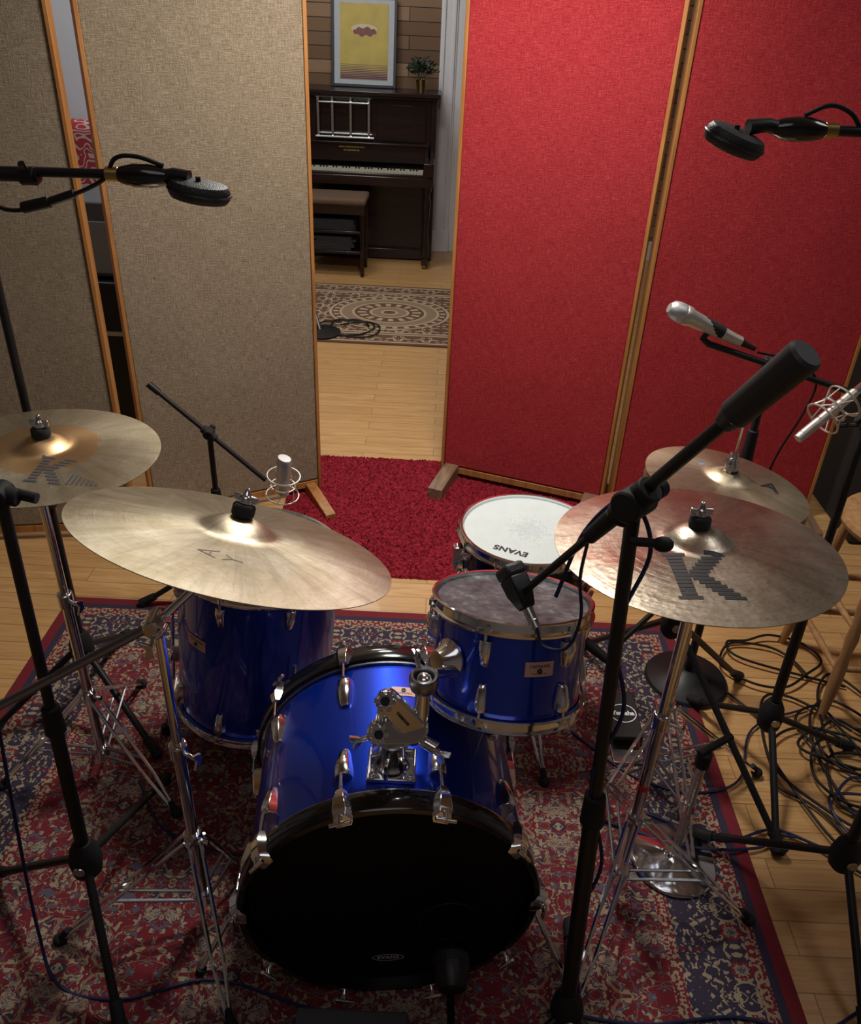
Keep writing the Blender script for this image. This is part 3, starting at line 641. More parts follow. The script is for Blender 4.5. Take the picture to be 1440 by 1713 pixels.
# ---- microphone stands
def mic_tripod(label,hub,top,feet,r=.011,rl=.0145,name='microphone_stand',lower=.5):
    hub=V(hub);top=V(top); e=root(name,label,'stand',loc=(hub.x,hub.y,0)); d=(top-hub)
    m_=hub+d*lower
    b=MB(); b.cyl(hub-d.normalized()*.04,m_,rl,seg=18); fin(b,'lower_tube',e,black)
    b=MB(); b.cyl(m_,top,r,seg=18); fin(b,'upper_tube',e,black)
    b=MB(); b.cyl(m_-d.normalized()*.03,m_+d.normalized()*.035,rl+.006,rl+.003,20,ch=.003); fin(b,'clutch',e,rubber)
    b=MB(); b.lathe([(0,-.05),(.018,-.05),(.030,-.035),(.034,.0),(.028,.03),(.018,.05),(0,.05)],align(hub,d),24); fin(b,'leg_hub',e,rubber)
    b=MB(); b.lathe([(0,0),(.012,0),(.012,.003),(0,.003)],align(hub+V((0,-.034,0)),(0,-1,0)),16); fin(b,'hub_cap',e,steel)
    for f in feet:
        f=V((f[0],f[1],.018)); q=(f-hub); q.z=0; q.normalize()
        b=MB(); b.tube([hub+q*.02+V((0,0,-.01)),f],.0095,10); lg=fin(b,'leg',e,black)
        b=MB(); b.cyl(f-(f-hub).normalized()*.05,f+q*.01,.013,.015,12); b.ell(f,(.016,.016,.0155)); fin(b,'rubber_foot',lg,rubber)
    return e
def tclamp(e,p,d1,d2,s=1.):
    p=V(p); b=MB(); n_=V(d1).cross(V(d2)).normalized()
    b.cyl(p-n_*.022*s,p+n_*.022*s,.020*s,seg=20,ch=.003); b.cyl(p-V(d2).normalized()*.032*s,p+V(d2).normalized()*.032*s,.017*s,seg=16,ch=.002)
    b.cyl(p+n_*.02*s,p+n_*.05*s,.006*s,seg=8); b.cyl(p+n_*.042*s,p+n_*.058*s,.013*s,seg=12,ch=.002)
    fin(b,'boom_clamp',e,rubber)
mp_=V((.172,1.165,.960)); en=V((.425,.917,1.506)); cp=V((.297,1.043,1.222)); dd=(en-mp_).normalized()
e=mic_tripod('black boom microphone stand with fat rubber grip over the rack tom',(.325,.905,.11),(.299,1.043,1.20),[(.10,.74),(.56,.74),(.37,1.14)],.0115,.0160,lower=.48)
b=MB(); b.cyl(mp_+dd*.02,mp_+dd*.30,.0068,seg=12); b.cyl(mp_+dd*.28,en-dd*.08,.0095,seg=14); fin(b,'boom_arm',e,black)
b=MB(); b.cyl(mp_+dd*.20,mp_+dd*.27,.0125,.0145,16,ch=.002); fin(b,'boom_clutch',e,rubber)
b=MB(); b.cyl(en-dd*.125,en,.0205,.0225,24,ch=.004); b.cyl(en-dd*.14,en-dd*.12,.014,.0195,20); fin(b,'counterweight',e,foam)
tclamp(e,cp,V((0,0,1)),dd,1.25)
b=MB(); b.cyl(cp+V((.0,-.02,-.055)),cp+V((.035,-.03,-.05)),.007,seg=10); b.ell(cp+V((.045,-.032,-.05)),(.016,.012,.012)); fin(b,'clamp_knob',e,rubber)
# tom mic
e=root('tom_microphone','small black dynamic microphone aimed at the rack tom head','microphone',loc=mp_)
h0=V((.152,1.195,.968)); t0=V((.188,1.140,.918)); dm=(t0-h0).normalized(); Mm=align(h0,dm,(0,0,1))
b=MB(); b.loft([[(-.022,-.019,.0),(.022,-.019,0),(.022,.019,0),(-.022,.019,0)],[(-.021,-.018,.03),(.021,-.018,.03),(.021,.018,.03),(-.021,.018,.03)],[(-.012,-.012,.062),(.012,-.012,.062),(.012,.012,.062),(-.012,.012,.062)]],Mm); fin(b,'microphone_body',e,black,bevel=.004)
b=MB(); b.box((0,0,-.010),(.047,.041,.024),Mm); fin(b,'grille',e,grille,bevel=.007)
b=MB(); b.cyl(h0+dm*.06,h0+dm*.10,.0098,.0088,18,ch=.001); b.torus(align(h0+dm*.085,dm),.0098,.0012,20,6); fin(b,'connector',e,steel)
b=MB(); b.tube([mp_+dd*.03,mp_,h0+dm*.03+V((.0,0,.012))],.0065,8); fin(b,'mount_clip',e,rubber)
# left near stand
e=mic_tripod('black boom microphone stand on tripod legs beside the crash cymbal',(-.69,1.08,.27),(-.685,1.115,1.13),[(-1.0,1.20),(-.585,.875),(-.68,1.50)],.010,.0135,lower=.45)
b=MB(); b.cyl((-.63,1.12,1.13),(-1.15,1.16,1.22),.009,seg=12); fin(b,'boom_arm',e,black); tclamp(e,(-.685,1.115,1.138),(0,0,1),(-1,.05,.15),.9)
e=mic_tripod('tall black microphone stand behind the crash cymbal',(-.97,1.77,.24),(-.985,1.80,1.62),[(-.73,1.59),(-1.22,1.62),(-.98,2.08)],.010,.0135,lower=.35)
# low stand behind the hi-hats with the under-snare microphone
e=mic_tripod('black tripod microphone stand with long legs behind the hi-hats',(.67,1.76,.44),(.67,1.76,.80),[(.94,1.375),(.52,2.14),(1.02,2.02)],.010,.0125,lower=.3)
b=MB(); b.cyl((.69,1.78,.565),(.50,1.68,.40),.0075,seg=10); fin(b,'boom_arm',e,black); tclamp(e,(.67,1.765,.55),(0,0,1),(1,.5,.8),.8)
e=root('dynamic_microphone','black dynamic microphone below the snare drum','microphone',loc=(.48,1.67,.39))
Mx=align((.47,1.67,.385),(-.55,.35,.25),(0,0,1)); b=MB(); b.lathe([(0,-.06),(.011,-.06),(.013,0),(.016,.06),(0,.06)],Mx,20); fin(b,'microphone_body',e,black); b=MB(); b.lathe([(0,.06),(.017,.06),(.019,.08),(.014,.09),(0,.09)],Mx,20); fin(b,'grille',e,grille)
# overhead mics
def ribbon(label,c,nrm,body0,body1,up=(1,0,0)):
    c=V(c); e=root('overhead_microphone',label,'microphone',loc=c,group='overhead microphones'); Md=align(c,nrm,up)
    b=MB(); b.lathe([(0,-.013),(.024,-.0135),(.034,-.011),(.0375,-.005),(.0375,.005),(.034,.011),(.024,.0135),(0,.013)],Md@Matrix.Diagonal((1.12,.84,1,1)),40); fin(b,'grille_head',e,grille)
    b=MB(); b.torus(Md@Matrix.Diagonal((1.12,.84,1,1)),.038,.0018,40,6); fin(b,'head_rim',e,black)
    b0=V(body0);b1=V(body1);dr=(b1-b0).normalized(); L=(b1-b0).length
    b=MB(); b.tube([c+(b0-c)*.30+V((0,0,.012)),b0*.85+c*.15+V((0,0,.006)),b0+dr*.01],[.010,.009,.009],10); b.cyl(c+V((0,0,.010)),c+V((0,0,.019)),.0035,seg=8); fin(b,'yoke',e,black)
    b=MB(); b.lathe([(0,0),(.008,0),(.013,L*.15),(.0155,L*.4),(.0155,L*.7),(.012,L*.92),(.010,L),(0,L)],align(b0,dr),24); fin(b,'microphone_body',e,blackg)
    b=MB(); b.cyl(b1,b1+dr*.018,.0098,seg=16,ch=.001); fin(b,'threaded_adapter',e,brass)
    return e,b1+dr*.016
e,p=ribbon('black overhead ribbon microphone with flat perforated head on boom',(-.338,1.185,1.598),(.14,-.02,.98),(-.378,1.19,1.614),(-.447,1.19,1.614))
ohs=mic_tripod('black overhead boom microphone stand beside the cymbals',(-1.14,1.25,.25),(-1.14,1.25,1.56),[(-1.42,1.2),(-1.2,1.55),(-1.35,1.0)])
b=MB(); b.cyl(p,(-1.22,1.25,1.59),.0065,seg=12); b.cyl((-.56,1.195,1.606),(-1.2,1.25,1.59),.0085,seg=12); b.cyl((-.565,1.195,1.606),(-.585,1.197,1.605),.0125,seg=14); b.cyl((-.575,1.195,1.606),(-.575,1.18,1.624),.005,seg=8); fin(b,'boom_arm',ohs,black)
tclamp(ohs,(-1.14,1.25,1.592),(0,0,1),(1,0,0),.9)
e,p2=ribbon('black overhead ribbon microphone angled downward on boom arm',(.380,1.205,1.692),(.30,-.16,.92),(.430,1.215,1.708),(.50,1.22,1.708))
ohs=mic_tripod('black overhead boom microphone stand with tripod base near cables',(.985,1.22,.22),(.985,1.22,1.68),[(.73,1.41),(.97,.93),(1.28,1.3)])
b=MB(); b.cyl(p2,(1.05,1.22,1.712),.0068,seg=12); fin(b,'boom_arm',ohs,black); tclamp(ohs,(.985,1.22,1.710),(0,0,1),(1,0,0),.9)
def cradle(e,c,axis,R=.045,L=.07,m=steel):
    Mx=align(c,axis,(0,0,1)); b=MB()
    for z in(-L/2,0,L/2): b.torus(Mx@Matrix.Translation((0,0,z)),R*(1. if z else .75),.0025,28,6)
    for k in range(6):
        a=2*PI*k/6; b.tube([Mx@V((R*math.cos(a),R*math.sin(a),-L/2)),Mx@V((R*.7*math.cos(a+.5),R*.7*math.sin(a+.5),0)),Mx@V((R*math.cos(a+1),R*math.sin(a+1),L/2))],.002,5)
    fin(b,'shock_mount',e,m)
def condenser(e,c,axis,r,L,bm,fl=.0):
    Mx=align(V(c),axis,(0,0,1)); b=MB(); b.lathe([(0,-L/2),(r*.8,-L/2),(r,-L/2+.006),(r,L*.12),(0,L*.12)],Mx@Matrix.Diagonal((1,1-fl,1,1)),24); fin(b,'microphone_body',e,bm)
    b=MB(); b.lathe([(0,L*.12),(r,L*.12),(r*1.02,L*.3),(r*.98,L*.46),(r*.9,L*.49),(0,L*.5)],Mx@Matrix.Diagonal((1,1-fl,1,1)),24); fin(b,'grille',e,grilles)
e=mic_tripod('small black boom microphone stand behind the floor tom',(-.70,2.30,.20),(-.70,2.30,.66),[(-.98,2.25),(-.62,2.02),(-.60,2.56)],.009,.012)
b=MB(); b.cyl((-.87,2.30,.82),(-.535,2.30,.505),.0075,seg=12); b.cyl((-.87,2.30,.82),(-.84,2.30,.792),.0105,seg=12); fin(b,'boom_arm',e,black); tclamp(e,(-.70,2.295,.665),(0,0,1),(1,0,-.95),.8)
e=root('condenser_microphone','silver large condenser microphone in a wire shock mount','microphone',loc=(-.475,2.28,.52))
condenser(e,(-.472,2.28,.535),(.12,-.1,1),.026,.14,champ,.25); cradle(e,(-.475,2.28,.50),(.12,-.1,1),.052,.075,champ)
# vocal mic on round base stand
e=root('round_base_stand','black straight microphone stand with round cast base','stand',loc=(.85,2.01,0))
b=MB(); b.lathe([(0,.0),(.130,.0),(.132,.008),(.125,.018),(.05,.034),(.028,.05),(0,.05)],Matrix.Translation((.85,2.01,0)),48); fin(b,'round_base',e,black)
b=MB(); b.cyl((.85,2.01,.04),(.85,2.01,.60),.0125,seg=16); b.cyl((.85,2.01,.6),(.85,2.01,1.07),.0095,seg=16); fin(b,'pole',e,black)
b=MB(); b.cyl((.85,2.01,.57),(.85,2.01,.64),.018,seg=16,ch=.003); fin(b,'clutch',e,rubber)
b=MB(); b.cyl((.85,2.01,.80),(.85,2.01,.90),.018,.014,16,ch=.003); fin(b,'upper_clutch',e,rubber)
b=MB(); b.cyl((.675,1.995,1.135),(1.15,2.0,1.0),.0085,seg=12); fin(b,'boom_arm',e,black); tclamp(e,(.85,2.005,1.083),(0,0,1),(1,0,-.28),.8)
b=MB(); b.tube([(.675,1.995,1.135),(.655,1.99,1.15),(.665,1.99,1.17)],.008,10); b.cyl((.645,1.99,1.19),(.70,1.99,1.168),.0185,.0165,16); fin(b,'microphone_clip',e,rubber)
e=root('vocal_microphone','silver handheld vocal microphone with ball grille in a clip','microphone',loc=(.58,1.99,1.21))
a=V((.575,1.985,1.218)); q=V((.775,1.995,1.135)); Mx=align(a,q-a,(0,0,1))
b=MB(); b.lathe([(0,-.022),(.012,-.021),(.021,-.012),(.0245,.002),(.0245,.016),(.022,.024),(0,.024)],Mx,28); fin(b,'ball_grille',e,grilles)
b=MB(); b.lathe([(.0,.022),(.0245,.022),(.0245,.034),(.021,.042),(.0175,.10),(.0135,.175),(.0135,.19),(0,.19)],Mx,28); fin(b,'microphone_body',e,champ)
b=MB(); b.cyl(Mx@V((0,0,.19)),Mx@V((0,0,.235)),.0095,.006,14); fin(b,'connector',e,black)
e=mic_tripod('black tripod microphone stand on the wood floor among cables',(.96,1.66,.21),(.965,1.70,1.06),[(.93,1.375),(1.26,1.74),(.84,1.90)],.010,.0135)
tclamp(e,(.965,1.70,1.07),(0,0,1),(-.3,.1,.2),.8); b=MB(); b.tube([(.965,1.70,1.07),(.93,1.74,1.045)],.006,8); fin(b,'swivel_arm',e,black)
e=root('pencil_microphone','silver pencil condenser microphone in a shock mount near the hi-hats','microphone',loc=(.90,1.75,1.06))
a=V((.845,1.73,1.022)); q=V((.985,1.80,1.125)); b=MB(); b.cyl(a,a+(q-a)*.85,.0115,seg=20,ch=.002); fin(b,'microphone_body',e,champ)
b=MB(); b.cyl(a-(q-a).normalized()*.014,a,.0105,.0115,20); fin(b,'capsule_grille',e,grilles); b=MB(); b.cyl(a+(q-a)*.85,q+(q-a)*.12,.010,seg=16,ch=.001); fin(b,'connector',e,chrome)
cradle(e,a+(q-a)*.5,(q-a),.043,.065,champ)
e=root('short_round_base_stand','short chrome stand with round chrome base on the patterned rug','stand',loc=(.655,1.335,0))
b=MB(); b.lathe([(0,.008),(.105,.008),(.108,.014),(.10,.022),(.03,.034),(.018,.045),(0,.045)],Matrix.Translation((.655,1.335,0)),48); fin(b,'round_base',e,chrome)
b=MB(); b.cyl((.655,1.335,.04),(.655,1.335,.36),.011,seg=16); fin(b,'pole',e,steel)
b=MB(); b.cyl((.655,1.335,.20),(.655,1.335,.23),.016,seg=16,ch=.002); fin(b,'clutch',e,chrome); b=MB(); b.cyl((.655,1.335,.355),(.655,1.335,.40),.017,seg=16,ch=.003); b.tube([(.64,1.33,.40),(.72,1.37,.42)],.009,8); fin(b,'swivel_head',e,rubber)
# bass drum mic
e=root('bass_drum_microphone','black bass drum microphone on a low stand near the black head','microphone',loc=(.085,.86,0))
c=V((.085,.905,.215)); Mx=align(c,(-.05,.9,.15),(0,0,1)); b=MB(); b.lathe([(0,-.035),(.026,-.03),(.034,-.01),(.036,.015),(0,.015)],Mx,28); fin(b,'microphone_body',e,black)
b=MB(); b.lathe([(0,.015),(.037,.015),(.036,.032),(.026,.042),(0,.044)],Mx,28); fin(b,'grille',e,grille)
b=MB(); b.tube(cr([c+V((0,-.02,-.03)),(.09,.86,.12),(.10,.84,.03)],6),.008,8); fin(b,'stem',e,dim); b=MB(); b.lathe([(0,0),(.07,0),(.07,.012),(.02,.03),(0,.03)],Matrix.Translation((.10,.83,0.008)),32); fin(b,'round_base',e,dim)
b=MB(); b.box((-.11,.875,.034),(.23,.07,.05)); fin(b,'weight_block',None,mat('grey_block',(.07,.07,.08),.85,bump=.5,bs=90),bevel=.006,cat='block',label='grey rough block lying in front of the bass drum')
# ------------------------------------------------------------------ stool
sx0=1.39
e=root('wooden_stool','turned wood bar stool with folded denim cloth among cables','stool',loc=(sx0,2.05,0))
b=MB(); b.lathe([(0,.575),(.17,.575),(.185,.585),(.19,.60),(.185,.612),(.17,.615),(0,.61)],Matrix.Translation((sx0,2.05,0)),48); fin(b,'seat',e,stoolw)
b=MB(); b.box((sx0+.02,2.04,.628),(.20,.26,.02)); fin(b,'folded_cloth',e,mat('denim',(.05,.08,.12),.9,bump=.3),bevel=.008)
for sx in(-1,1):
    for sy in(-1,1):
        t_=V((sx0+sx*.11,2.05+sy*.11,.58)); f_=V((sx0+sx*.155,2.05+sy*.18,.0)); b=MB(); pts=[t_+(f_-t_)*k/12 for k in range(13)]
        b.tube(pts,[.013,.014,.016,.018,.019,.014,.019,.014,.018,.019,.017,.014,.012],12); fin(b,'leg',e,stoolw)
for z,k in((.17,.142),(.32,.130)):
    for i in range(4):
        a_=[(-1,-1),(1,-1),(1,1),(-1,1)]; p=a_[i];q=a_[(i+1)%4]; b=MB(); b.tube([(sx0+p[0]*k,2.05+p[1]*k,z),(sx0+(p[0]+q[0])/2*k,2.05+(p[1]+q[1])/2*k,z),(sx0+q[0]*k,2.05+q[1]*k,z)],[.008,.012,.008],10); fin(b,'rung',e,stoolw)
# ------------------------------------------------------------------ piano corner
px0,px1,yb=-1.56,-.10,7.34
e=root('upright_piano','old dark mahogany upright piano with open keyboard','piano',loc=(-.83,7.1,0))
b=MB()
for x in(px0+.02,px1-.02): b.box((x,7.15,.62),(.04,.36,1.20))
b.box(((px0+px1)/2,7.31,.62),(px1-px0-.08,.03,1.18)); b.box(((px0+px1)/2,7.02,.33),(px1-px0-.08,.03,.52)); b.box(((px0+px1)/2,6.985,.05),(px1-px0,.05,.08)); fin(b,'case',e,mahog,bevel=.004)
b=MB(); b.box(((px0+px1)/2,7.14,1.235),(px1-px0+.05,.42,.03)); b.box(((px0+px1)/2,7.14,1.212),(px1-px0+.02,.39,.018)); fin(b,'top_lid',e,mahog,bevel=.006)
b=MB(); b.box(((px0+px1)/2,7.035,1.02),(px1-px0-.08,.025,.36))
for xx in(px0+.27,(px0+px1)/2,px1-.27): b.box((xx,7.02,1.03),(.38,.012,.26))
fin(b,'upper_panel',e,mahog,bevel=.004)
b=MB(); b.box(((px0+px1)/2,6.99,.815),(px1-px0-.1,.05,.13),None); b.box(((px0+px1)/2,6.97,.885),(px1-px0-.1,.06,.016)); fin(b,'fallboard',e,mahog,bevel=.004)
b=MB()
for k,(w,z) in enumerate(((.20,.855),(.12,.832))):
    x=-.75-w/2
    while x<-.75+w/2:
        dx=random.uniform(.008,.018); b.box((x,6.962,z),(dx*.7,.002,.010)); x+=dx
fin(b,'gilt_lettering',e,gold,smooth=0)
b=MB(); b.box(((px0+px1)/2,6.86,.66),(px1-px0,.36,.07)); b.box(((px0+px1)/2,6.70,.70),(px1-px0-.08,.03,.03))
for x in(px0+.04,px1-.04): b.box((x,6.85,.75),(.08,.34,.10))
fin(b,'keybed',e,mahog,bevel=.006)
b=MB(); nk=52; w=(px1-px0-.17)/nk
for i in range(nk): b.box((px0+.085+w*(i+.5),6.80,.715),(w*.93,.15,.02))
o=fin(b,'white_keys',e,mat('ivory',(.50,.48,.40),.3),smooth=0); o["kind"]='stuff'
b=MB()
for i in range(nk-1):
    if i%7 in(0,2,3,5,6): b.box((px0+.085+w*(i+1),6.845,.728),(w*.5,.09,.016))
o=fin(b,'black_keys',e,blackg,smooth=0); o["kind"]='stuff'
for x in(px0+.05,px1-.05):
    b=MB(); b.lathe([(0,0.03),(.022,.03),(.026,.06),(.032,.12),(.022,.30),(.034,.50),(.024,.56),(.036,.60),(.036,.63),(0,.63)],Matrix.Translation((x,6.74,0)),20); b.box((x,6.85,.06),(.05,.30,.05)); fin(b,'leg',e,mahog)
    b=MB(); b.cyl((x-.01,6.74,.02),(x+.01,6.74,.02),.02,seg=14); fin(b,'castor',e,brass)
for dx in(-.06,.06): b=MB(); b.tube([(-.83+dx,7.0,.06),(-.83+dx,6.9,.05)],.012,8); fin(b,'pedal',e,brass)
e=root('folding_metal_rack','silver folding metal stand leaning on the piano front','rack',loc=(-.80,6.95,.9))
for z,x0,x1,yy in((1.20,-1.03,-.60,6.99),(1.165,-1.00,-.62,6.95),(.925,-1.03,-.58,6.95),(.945,-1.0,-.6,6.99)): b=MB(); b.tube([(x0,yy,z),(x1,yy,z)],.008,8); fin(b,'cross_bar',e,steel)
for x in(-1.01,-.90,-.76,-.62): b=MB(); b.box((x,6.965,1.06),(.018,.02,.29)); fin(b,'upright_bar',e,steel,bevel=.002)
e=root('piano_bench','wooden piano bench with tan upholstered seat and music shelf','bench',loc=(-.83,6.55,0))
bx0,bx1=-1.08,-.60
b=MB(); b.box(((bx0+bx1)/2,6.55,.555),(bx1-bx0+.02,.34,.05)); fin(b,'seat_pad',e,mat('tan_upholstery',(.12,.075,.045),.85,bump=.4,bs=60),bevel=.018)
b=MB(); b.box(((bx0+bx1)/2,6.55,.50),(bx1-bx0,.32,.07)); b.box(((bx0+bx1)/2,6.55,.18),(bx1-bx0-.03,.28,.02)); b.box(((bx0+bx1)/2,6.55,.33),(bx1-bx0-.03,.28,.02)); b.box(((bx0+bx1)/2,6.69,.34),(bx1-bx0-.03,.012,.30)); fin(b,'bench_frame',e,mahog,bevel=.003)
for x in(bx0+.02,bx1-.02):
    for y in(6.41,6.69): b=MB(); b.cyl((x,y,0),(x,y,.50),.014,.019,4); fin(b,'leg',e,mahog)
b=MB()
for k in range(9): b.box(((bx0+bx1)/2+random.uniform(-.02,.02),6.54,.197+k*.011),(.30,.22,.009))
for k in range(7): b.box(((bx0+bx1)/2+random.uniform(-.02,.02),6.54,.347+k*.011),(.32,.22,.009))
o=fin(b,'sheet_music_stack',e,mat('dark_paper',(.025,.025,.03),.8)); o["kind"]='stuff'
Mpic=Matrix.Translation((-.685,7.235,1.252))@Matrix.Rotation(math.radians(-6),4,'X')
e=root('framed_poster','yellow art print in dark frame leaning on the wall','picture',M=Mpic)
W,Hh=.50,.62; b=MB()
for sx in(-1,1): b.box((sx*(W/2-.010),0,Hh/2),(.02,.025,Hh))
for z in(.010,Hh-.010): b.box((0,0,z),(W-.04,.025,.02))
fin(b,'frame',e,mat('frame_dark',(.03,.035,.055),.35),True,bevel=.002)
b=MB(); b.box((0,.004,Hh/2),(W-.03,.006,Hh-.03)); fin(b,'mat_board',e,mat('mat_board',(.42,.46,.50),.7),True)
b=MB(); b.box((0,-.001,Hh/2),(W-.13,.003,Hh-.11)); fin(b,'print',e,mat('print_yellow',(.46,.37,.09),.55,var=.3,vs=9),True)
def shp(name,vs,fs,m): b=MB(); b.add(vs,fs); fin(b,name,e,m,True,smooth=0)
mar=mat('print_maroon',(.20,.07,.07),.6,var=.8,vs=70)
shp('print_cloud',[(x*.10+.0,-.0034,Hh*.64+y*.032) for x,y in el],[tuple(range(40))],mat('print_cream',(.55,.5,.34),.6,var=.3,vs=50))
shp('print_blot',[(x*.09+.005,-.0040,Hh*.61+y*.028*(1+.3*math.sin(5*i))) for i,(x,y) in enumerate(el)],[tuple(range(40))],mar)
vs_=[];fs_=[]
for k in range(9): o_=len(vs_); vs_+=[(-.183,-.0034,.058+k*.012),(.183,-.0034,.058+k*.012),(.183,-.0034,.058+k*.012+.0095-k*.0009),(-.183,-.0034,.058+k*.012+.0095-k*.0009)]; fs_.append((o_,o_+1,o_+2,o_+3))
shp('print_stripes',vs_,fs_,mat('print_purple',(.10,.03,.09),.6))
e=root('potted_plant','small dark green plant in a brass pot on the piano','plant',loc=(-.23,7.10,1.25))
b=MB(); b.lathe([(0,0),(.032,0),(.042,.08),(.046,.085),(.042,.088),(.036,.075),(0,.075)],Matrix.Translation((-.23,7.10,1.25)),28); fin(b,'pot',e,brass)
b=MB(); rd=random.Random(3)
for k in range(190):
    a=rd.uniform(0,2*PI); el_=rd.uniform(-.1,1.4); r=rd.uniform(.03,.12); c=V((-.23,7.10,1.385))+V((math.cos(a)*math.cos(el_)*r*1.2,math.sin(a)*math.cos(el_)*r,math.sin(el_)*r*.9))
    Ml=align(c,(math.cos(a),math.sin(a),rd.uniform(-.3,1.2)),(rd.random(),rd.random(),rd.random())); s=rd.uniform(.014,.026)
    b.add([(0,0,-s),(s*.5,.002,0),(0,0,s),(-s*.5,.002,0)],[(0,1,2,3)],Ml)
for k in range(12):
    a=2*PI*k/12; b.tube([(-.23,7.10,1.32),(-.23+.05*math.cos(a),7.10+.05*math.sin(a),1.40)],.002,4)
o=fin(b,'foliage',e,mat('leaf',(.014,.035,.020),.5,var=.5)); o["kind"]='stuff'
e=root('round_base_stand','black round-base stand folded on the medallion rug','stand',loc=(-.76,5.08,0))
b=MB(); b.lathe([(0,.01),(.13,.01),(.13,.02),(.03,.035),(0,.035)],Matrix.Translation((-.76,5.08,0)),40); fin(b,'round_base',e,black); b=MB(); b.tube([(-.76,5.08,.03),(-.86,5.3,.22)],.009,8); fin(b,'pole',e,steel)
e=root('red_armchair','red and white patterned armchair standing behind the screens','chair',loc=(-1.90,4.5,0))
pm=NB('red_pattern_fabric'); cc=pm.co(); pm.P(Base_Color=pm.mix(pm.M('GREATER_THAN',pm.M('SINE',pm.M('MULTIPLY',pm.noise(cc,12,1),60.)),.45),(.36,.03,.04),(.50,.40,.38)),Roughness=.9)
b=MB(); b.box((-1.90,4.62,.80),(.62,.16,.90)); fin(b,'backrest',e,pm.m,bevel=.05); b=MB(); b.box((-1.90,4.36,.36),(.60,.55,.20)); fin(b,'seat',e,pm.m,bevel=.04)
for x in(-2.12,-1.66):
    for y in(4.2,4.6): b=MB(); b.cyl((x,y,0),(x,y,.28),.02,seg=10); fin(b,'leg',e,mahog)
e=root('grey_amplifier','grey fabric-fronted amplifier standing on a black case','amplifier',loc=(-1.56,3.8,.73))
b=MB(); b.box((-1.56,3.80,.90),(.40,.36,.32)); fin(b,'cabinet',e,mat('amp_vinyl',(.10,.10,.11),.6),bevel=.01)
b=MB(); b.box((-1.56,3.615,.87),(.36,.01,.22)); fin(b,'grille_cloth',e,mat('amp_cloth',(.25,.25,.26),.9,bump=.4),bevel=.003)
e=root('road_case','black equipment case with metal edge rail on the floor','case',loc=(-1.56,3.8,0))
b=MB(); b.box((-1.56,3.80,.38),(.42,.45,.70)); fin(b,'case_body',e,black,bevel=.01)
b=MB(); b.box((-1.56,3.57,.5),(.42,.01,.02)); fin(b,'edge_rail',e,steel)
for x in(-1.72,-1.40): b=MB(); b.box((x,3.8,.015),(.05,.40,.03)); fin(b,'skid',e,rubber)
e=root('loudspeaker','black floor loudspeaker cabinet beside the red screen','speaker',loc=(2.0,3.05,0))
b=MB(); b.box((2.0,3.1,.46),(.55,.45,.90)); fin(b,'cabinet',e,mat('cabinet_black',(.008,.008,.009),.7,bump=.3),bevel=.01)
b=MB(); b.lathe([(.0,.0),(.08,.03),(.17,.0),(.19,.012),(.20,0)],align((2.0,2.872,.42),(0,-1,0)),40); fin(b,'woofer',e,rubber)
# ------------------------------------------------------------------ cables
def cable(label,pts,r=.0032,m=None,n=8):
    b=MB(); b.tube(cr(pts,n),r,7); return fin(b,'cable',None,m or cblack,cat='cable',label=label)
F=.012
def loops(cx,cy,rx,ry,turns,seed,drift=(0,0),z=F):
    rd=random.Random(seed); out=[]; N=int(turns*9)
    for i in range(N):
        a=2*PI*i/9+rd.uniform(-.12,.12); k=1+rd.uniform(-.16,.16); f=i/N
        out.append((cx+drift[0]*f+rx*k*math.cos(a),cy+drift[1]*f+ry*k*math.sin(a),z+.004+rd.uniform(0,.012)))
    return out
L1='thin black cable looped loosely on the wood floor'; L2='dark blue cable running across the floor'
specs=[(1.12,1.75,.15,.20,2.1,1,(.08,-.2)),(1.27,1.58,.11,.13,2.6,2,(-.05,.1)),(1.10,2.05,.15,.11,1.7,3,(.1,.1)),(1.34,1.85,.11,.20,2.0,4,(-.1,-.2)),(1.20,1.45,.12,.10,2.2,5,(.12,.1)),(1.34,1.40,.10,.12,2.4,8,(-.05,.1)),(1.20,1.80,.09,.10,2.4,12,(.1,-.1))]
for s in specs:
    p=loops(s[0],s[1],s[2],s[3],s[4],s[5],s[6]); o=cable(L1,p+[(p[-1][0]+.3,p[-1][1]-.1,F)],.0042,cblack if s[5]%5 else cblue); o["group"]='tangled floor cables'
cable(L2,[(.62,1.47,F),(.80,1.40,F),(.95,1.44,F),(1.10,1.38,F),(1.3,1.42,F),(1.6,1.30,F)],.0038,cblue)
cable(L2,[(.50,1.44,F),(.70,1.36,F+.02),(.88,1.38,F),(1.0,1.42,F),(1.2,1.28,F),(1.5,1.25,F)],.0038,cblue)
cable(L2,[(.30,.95,F),(.50,.93,F),(.70,.955,F),(.86,.93,F),(.98,.98,F),(1.1,1.05,F),(1.15,.98,F),(1.02,.93,F),(1.3,.9,F)],.0038,cblue)
cable(L2,[(.36,.90,F),(.60,.90,F),(.85,.90,F),(1.02,.95,F),(1.16,1.02,F),(1.3,1.0,F)],.0038,cblue)
cable(L2,[(-.78,1.10,.80),(-.80,1.07,.45),(-.80,1.02,.10),(-.74,.95,F),(-.60,.93,F),(-.42,.98,F),(-.2,.93,F),(.05,.90,F)],.0036,cblue)
cable('dark blue cable wound down the black stand',[(.215,1.10,1.0),(.25,1.12,1.12),(.30,1.09,1.20),(.335,1.04,1.14),(.30,1.015,1.0),(.335,1.0,.85),(.30,.975,.7),(.345,.96,.5),(.315,.935,.35),(.35,.91,.12),(.37,.90,F)],.0036,cblue,10)
cable('thin dark cable drooping from the tom microphone',[h0+dm*.10,h0+dm*.13+V((0,0,-.005)),(.245,1.09,.90),(.262,1.10,.96),(.250,1.10,1.04),(.25,1.09,1.12)],.003,cblue)
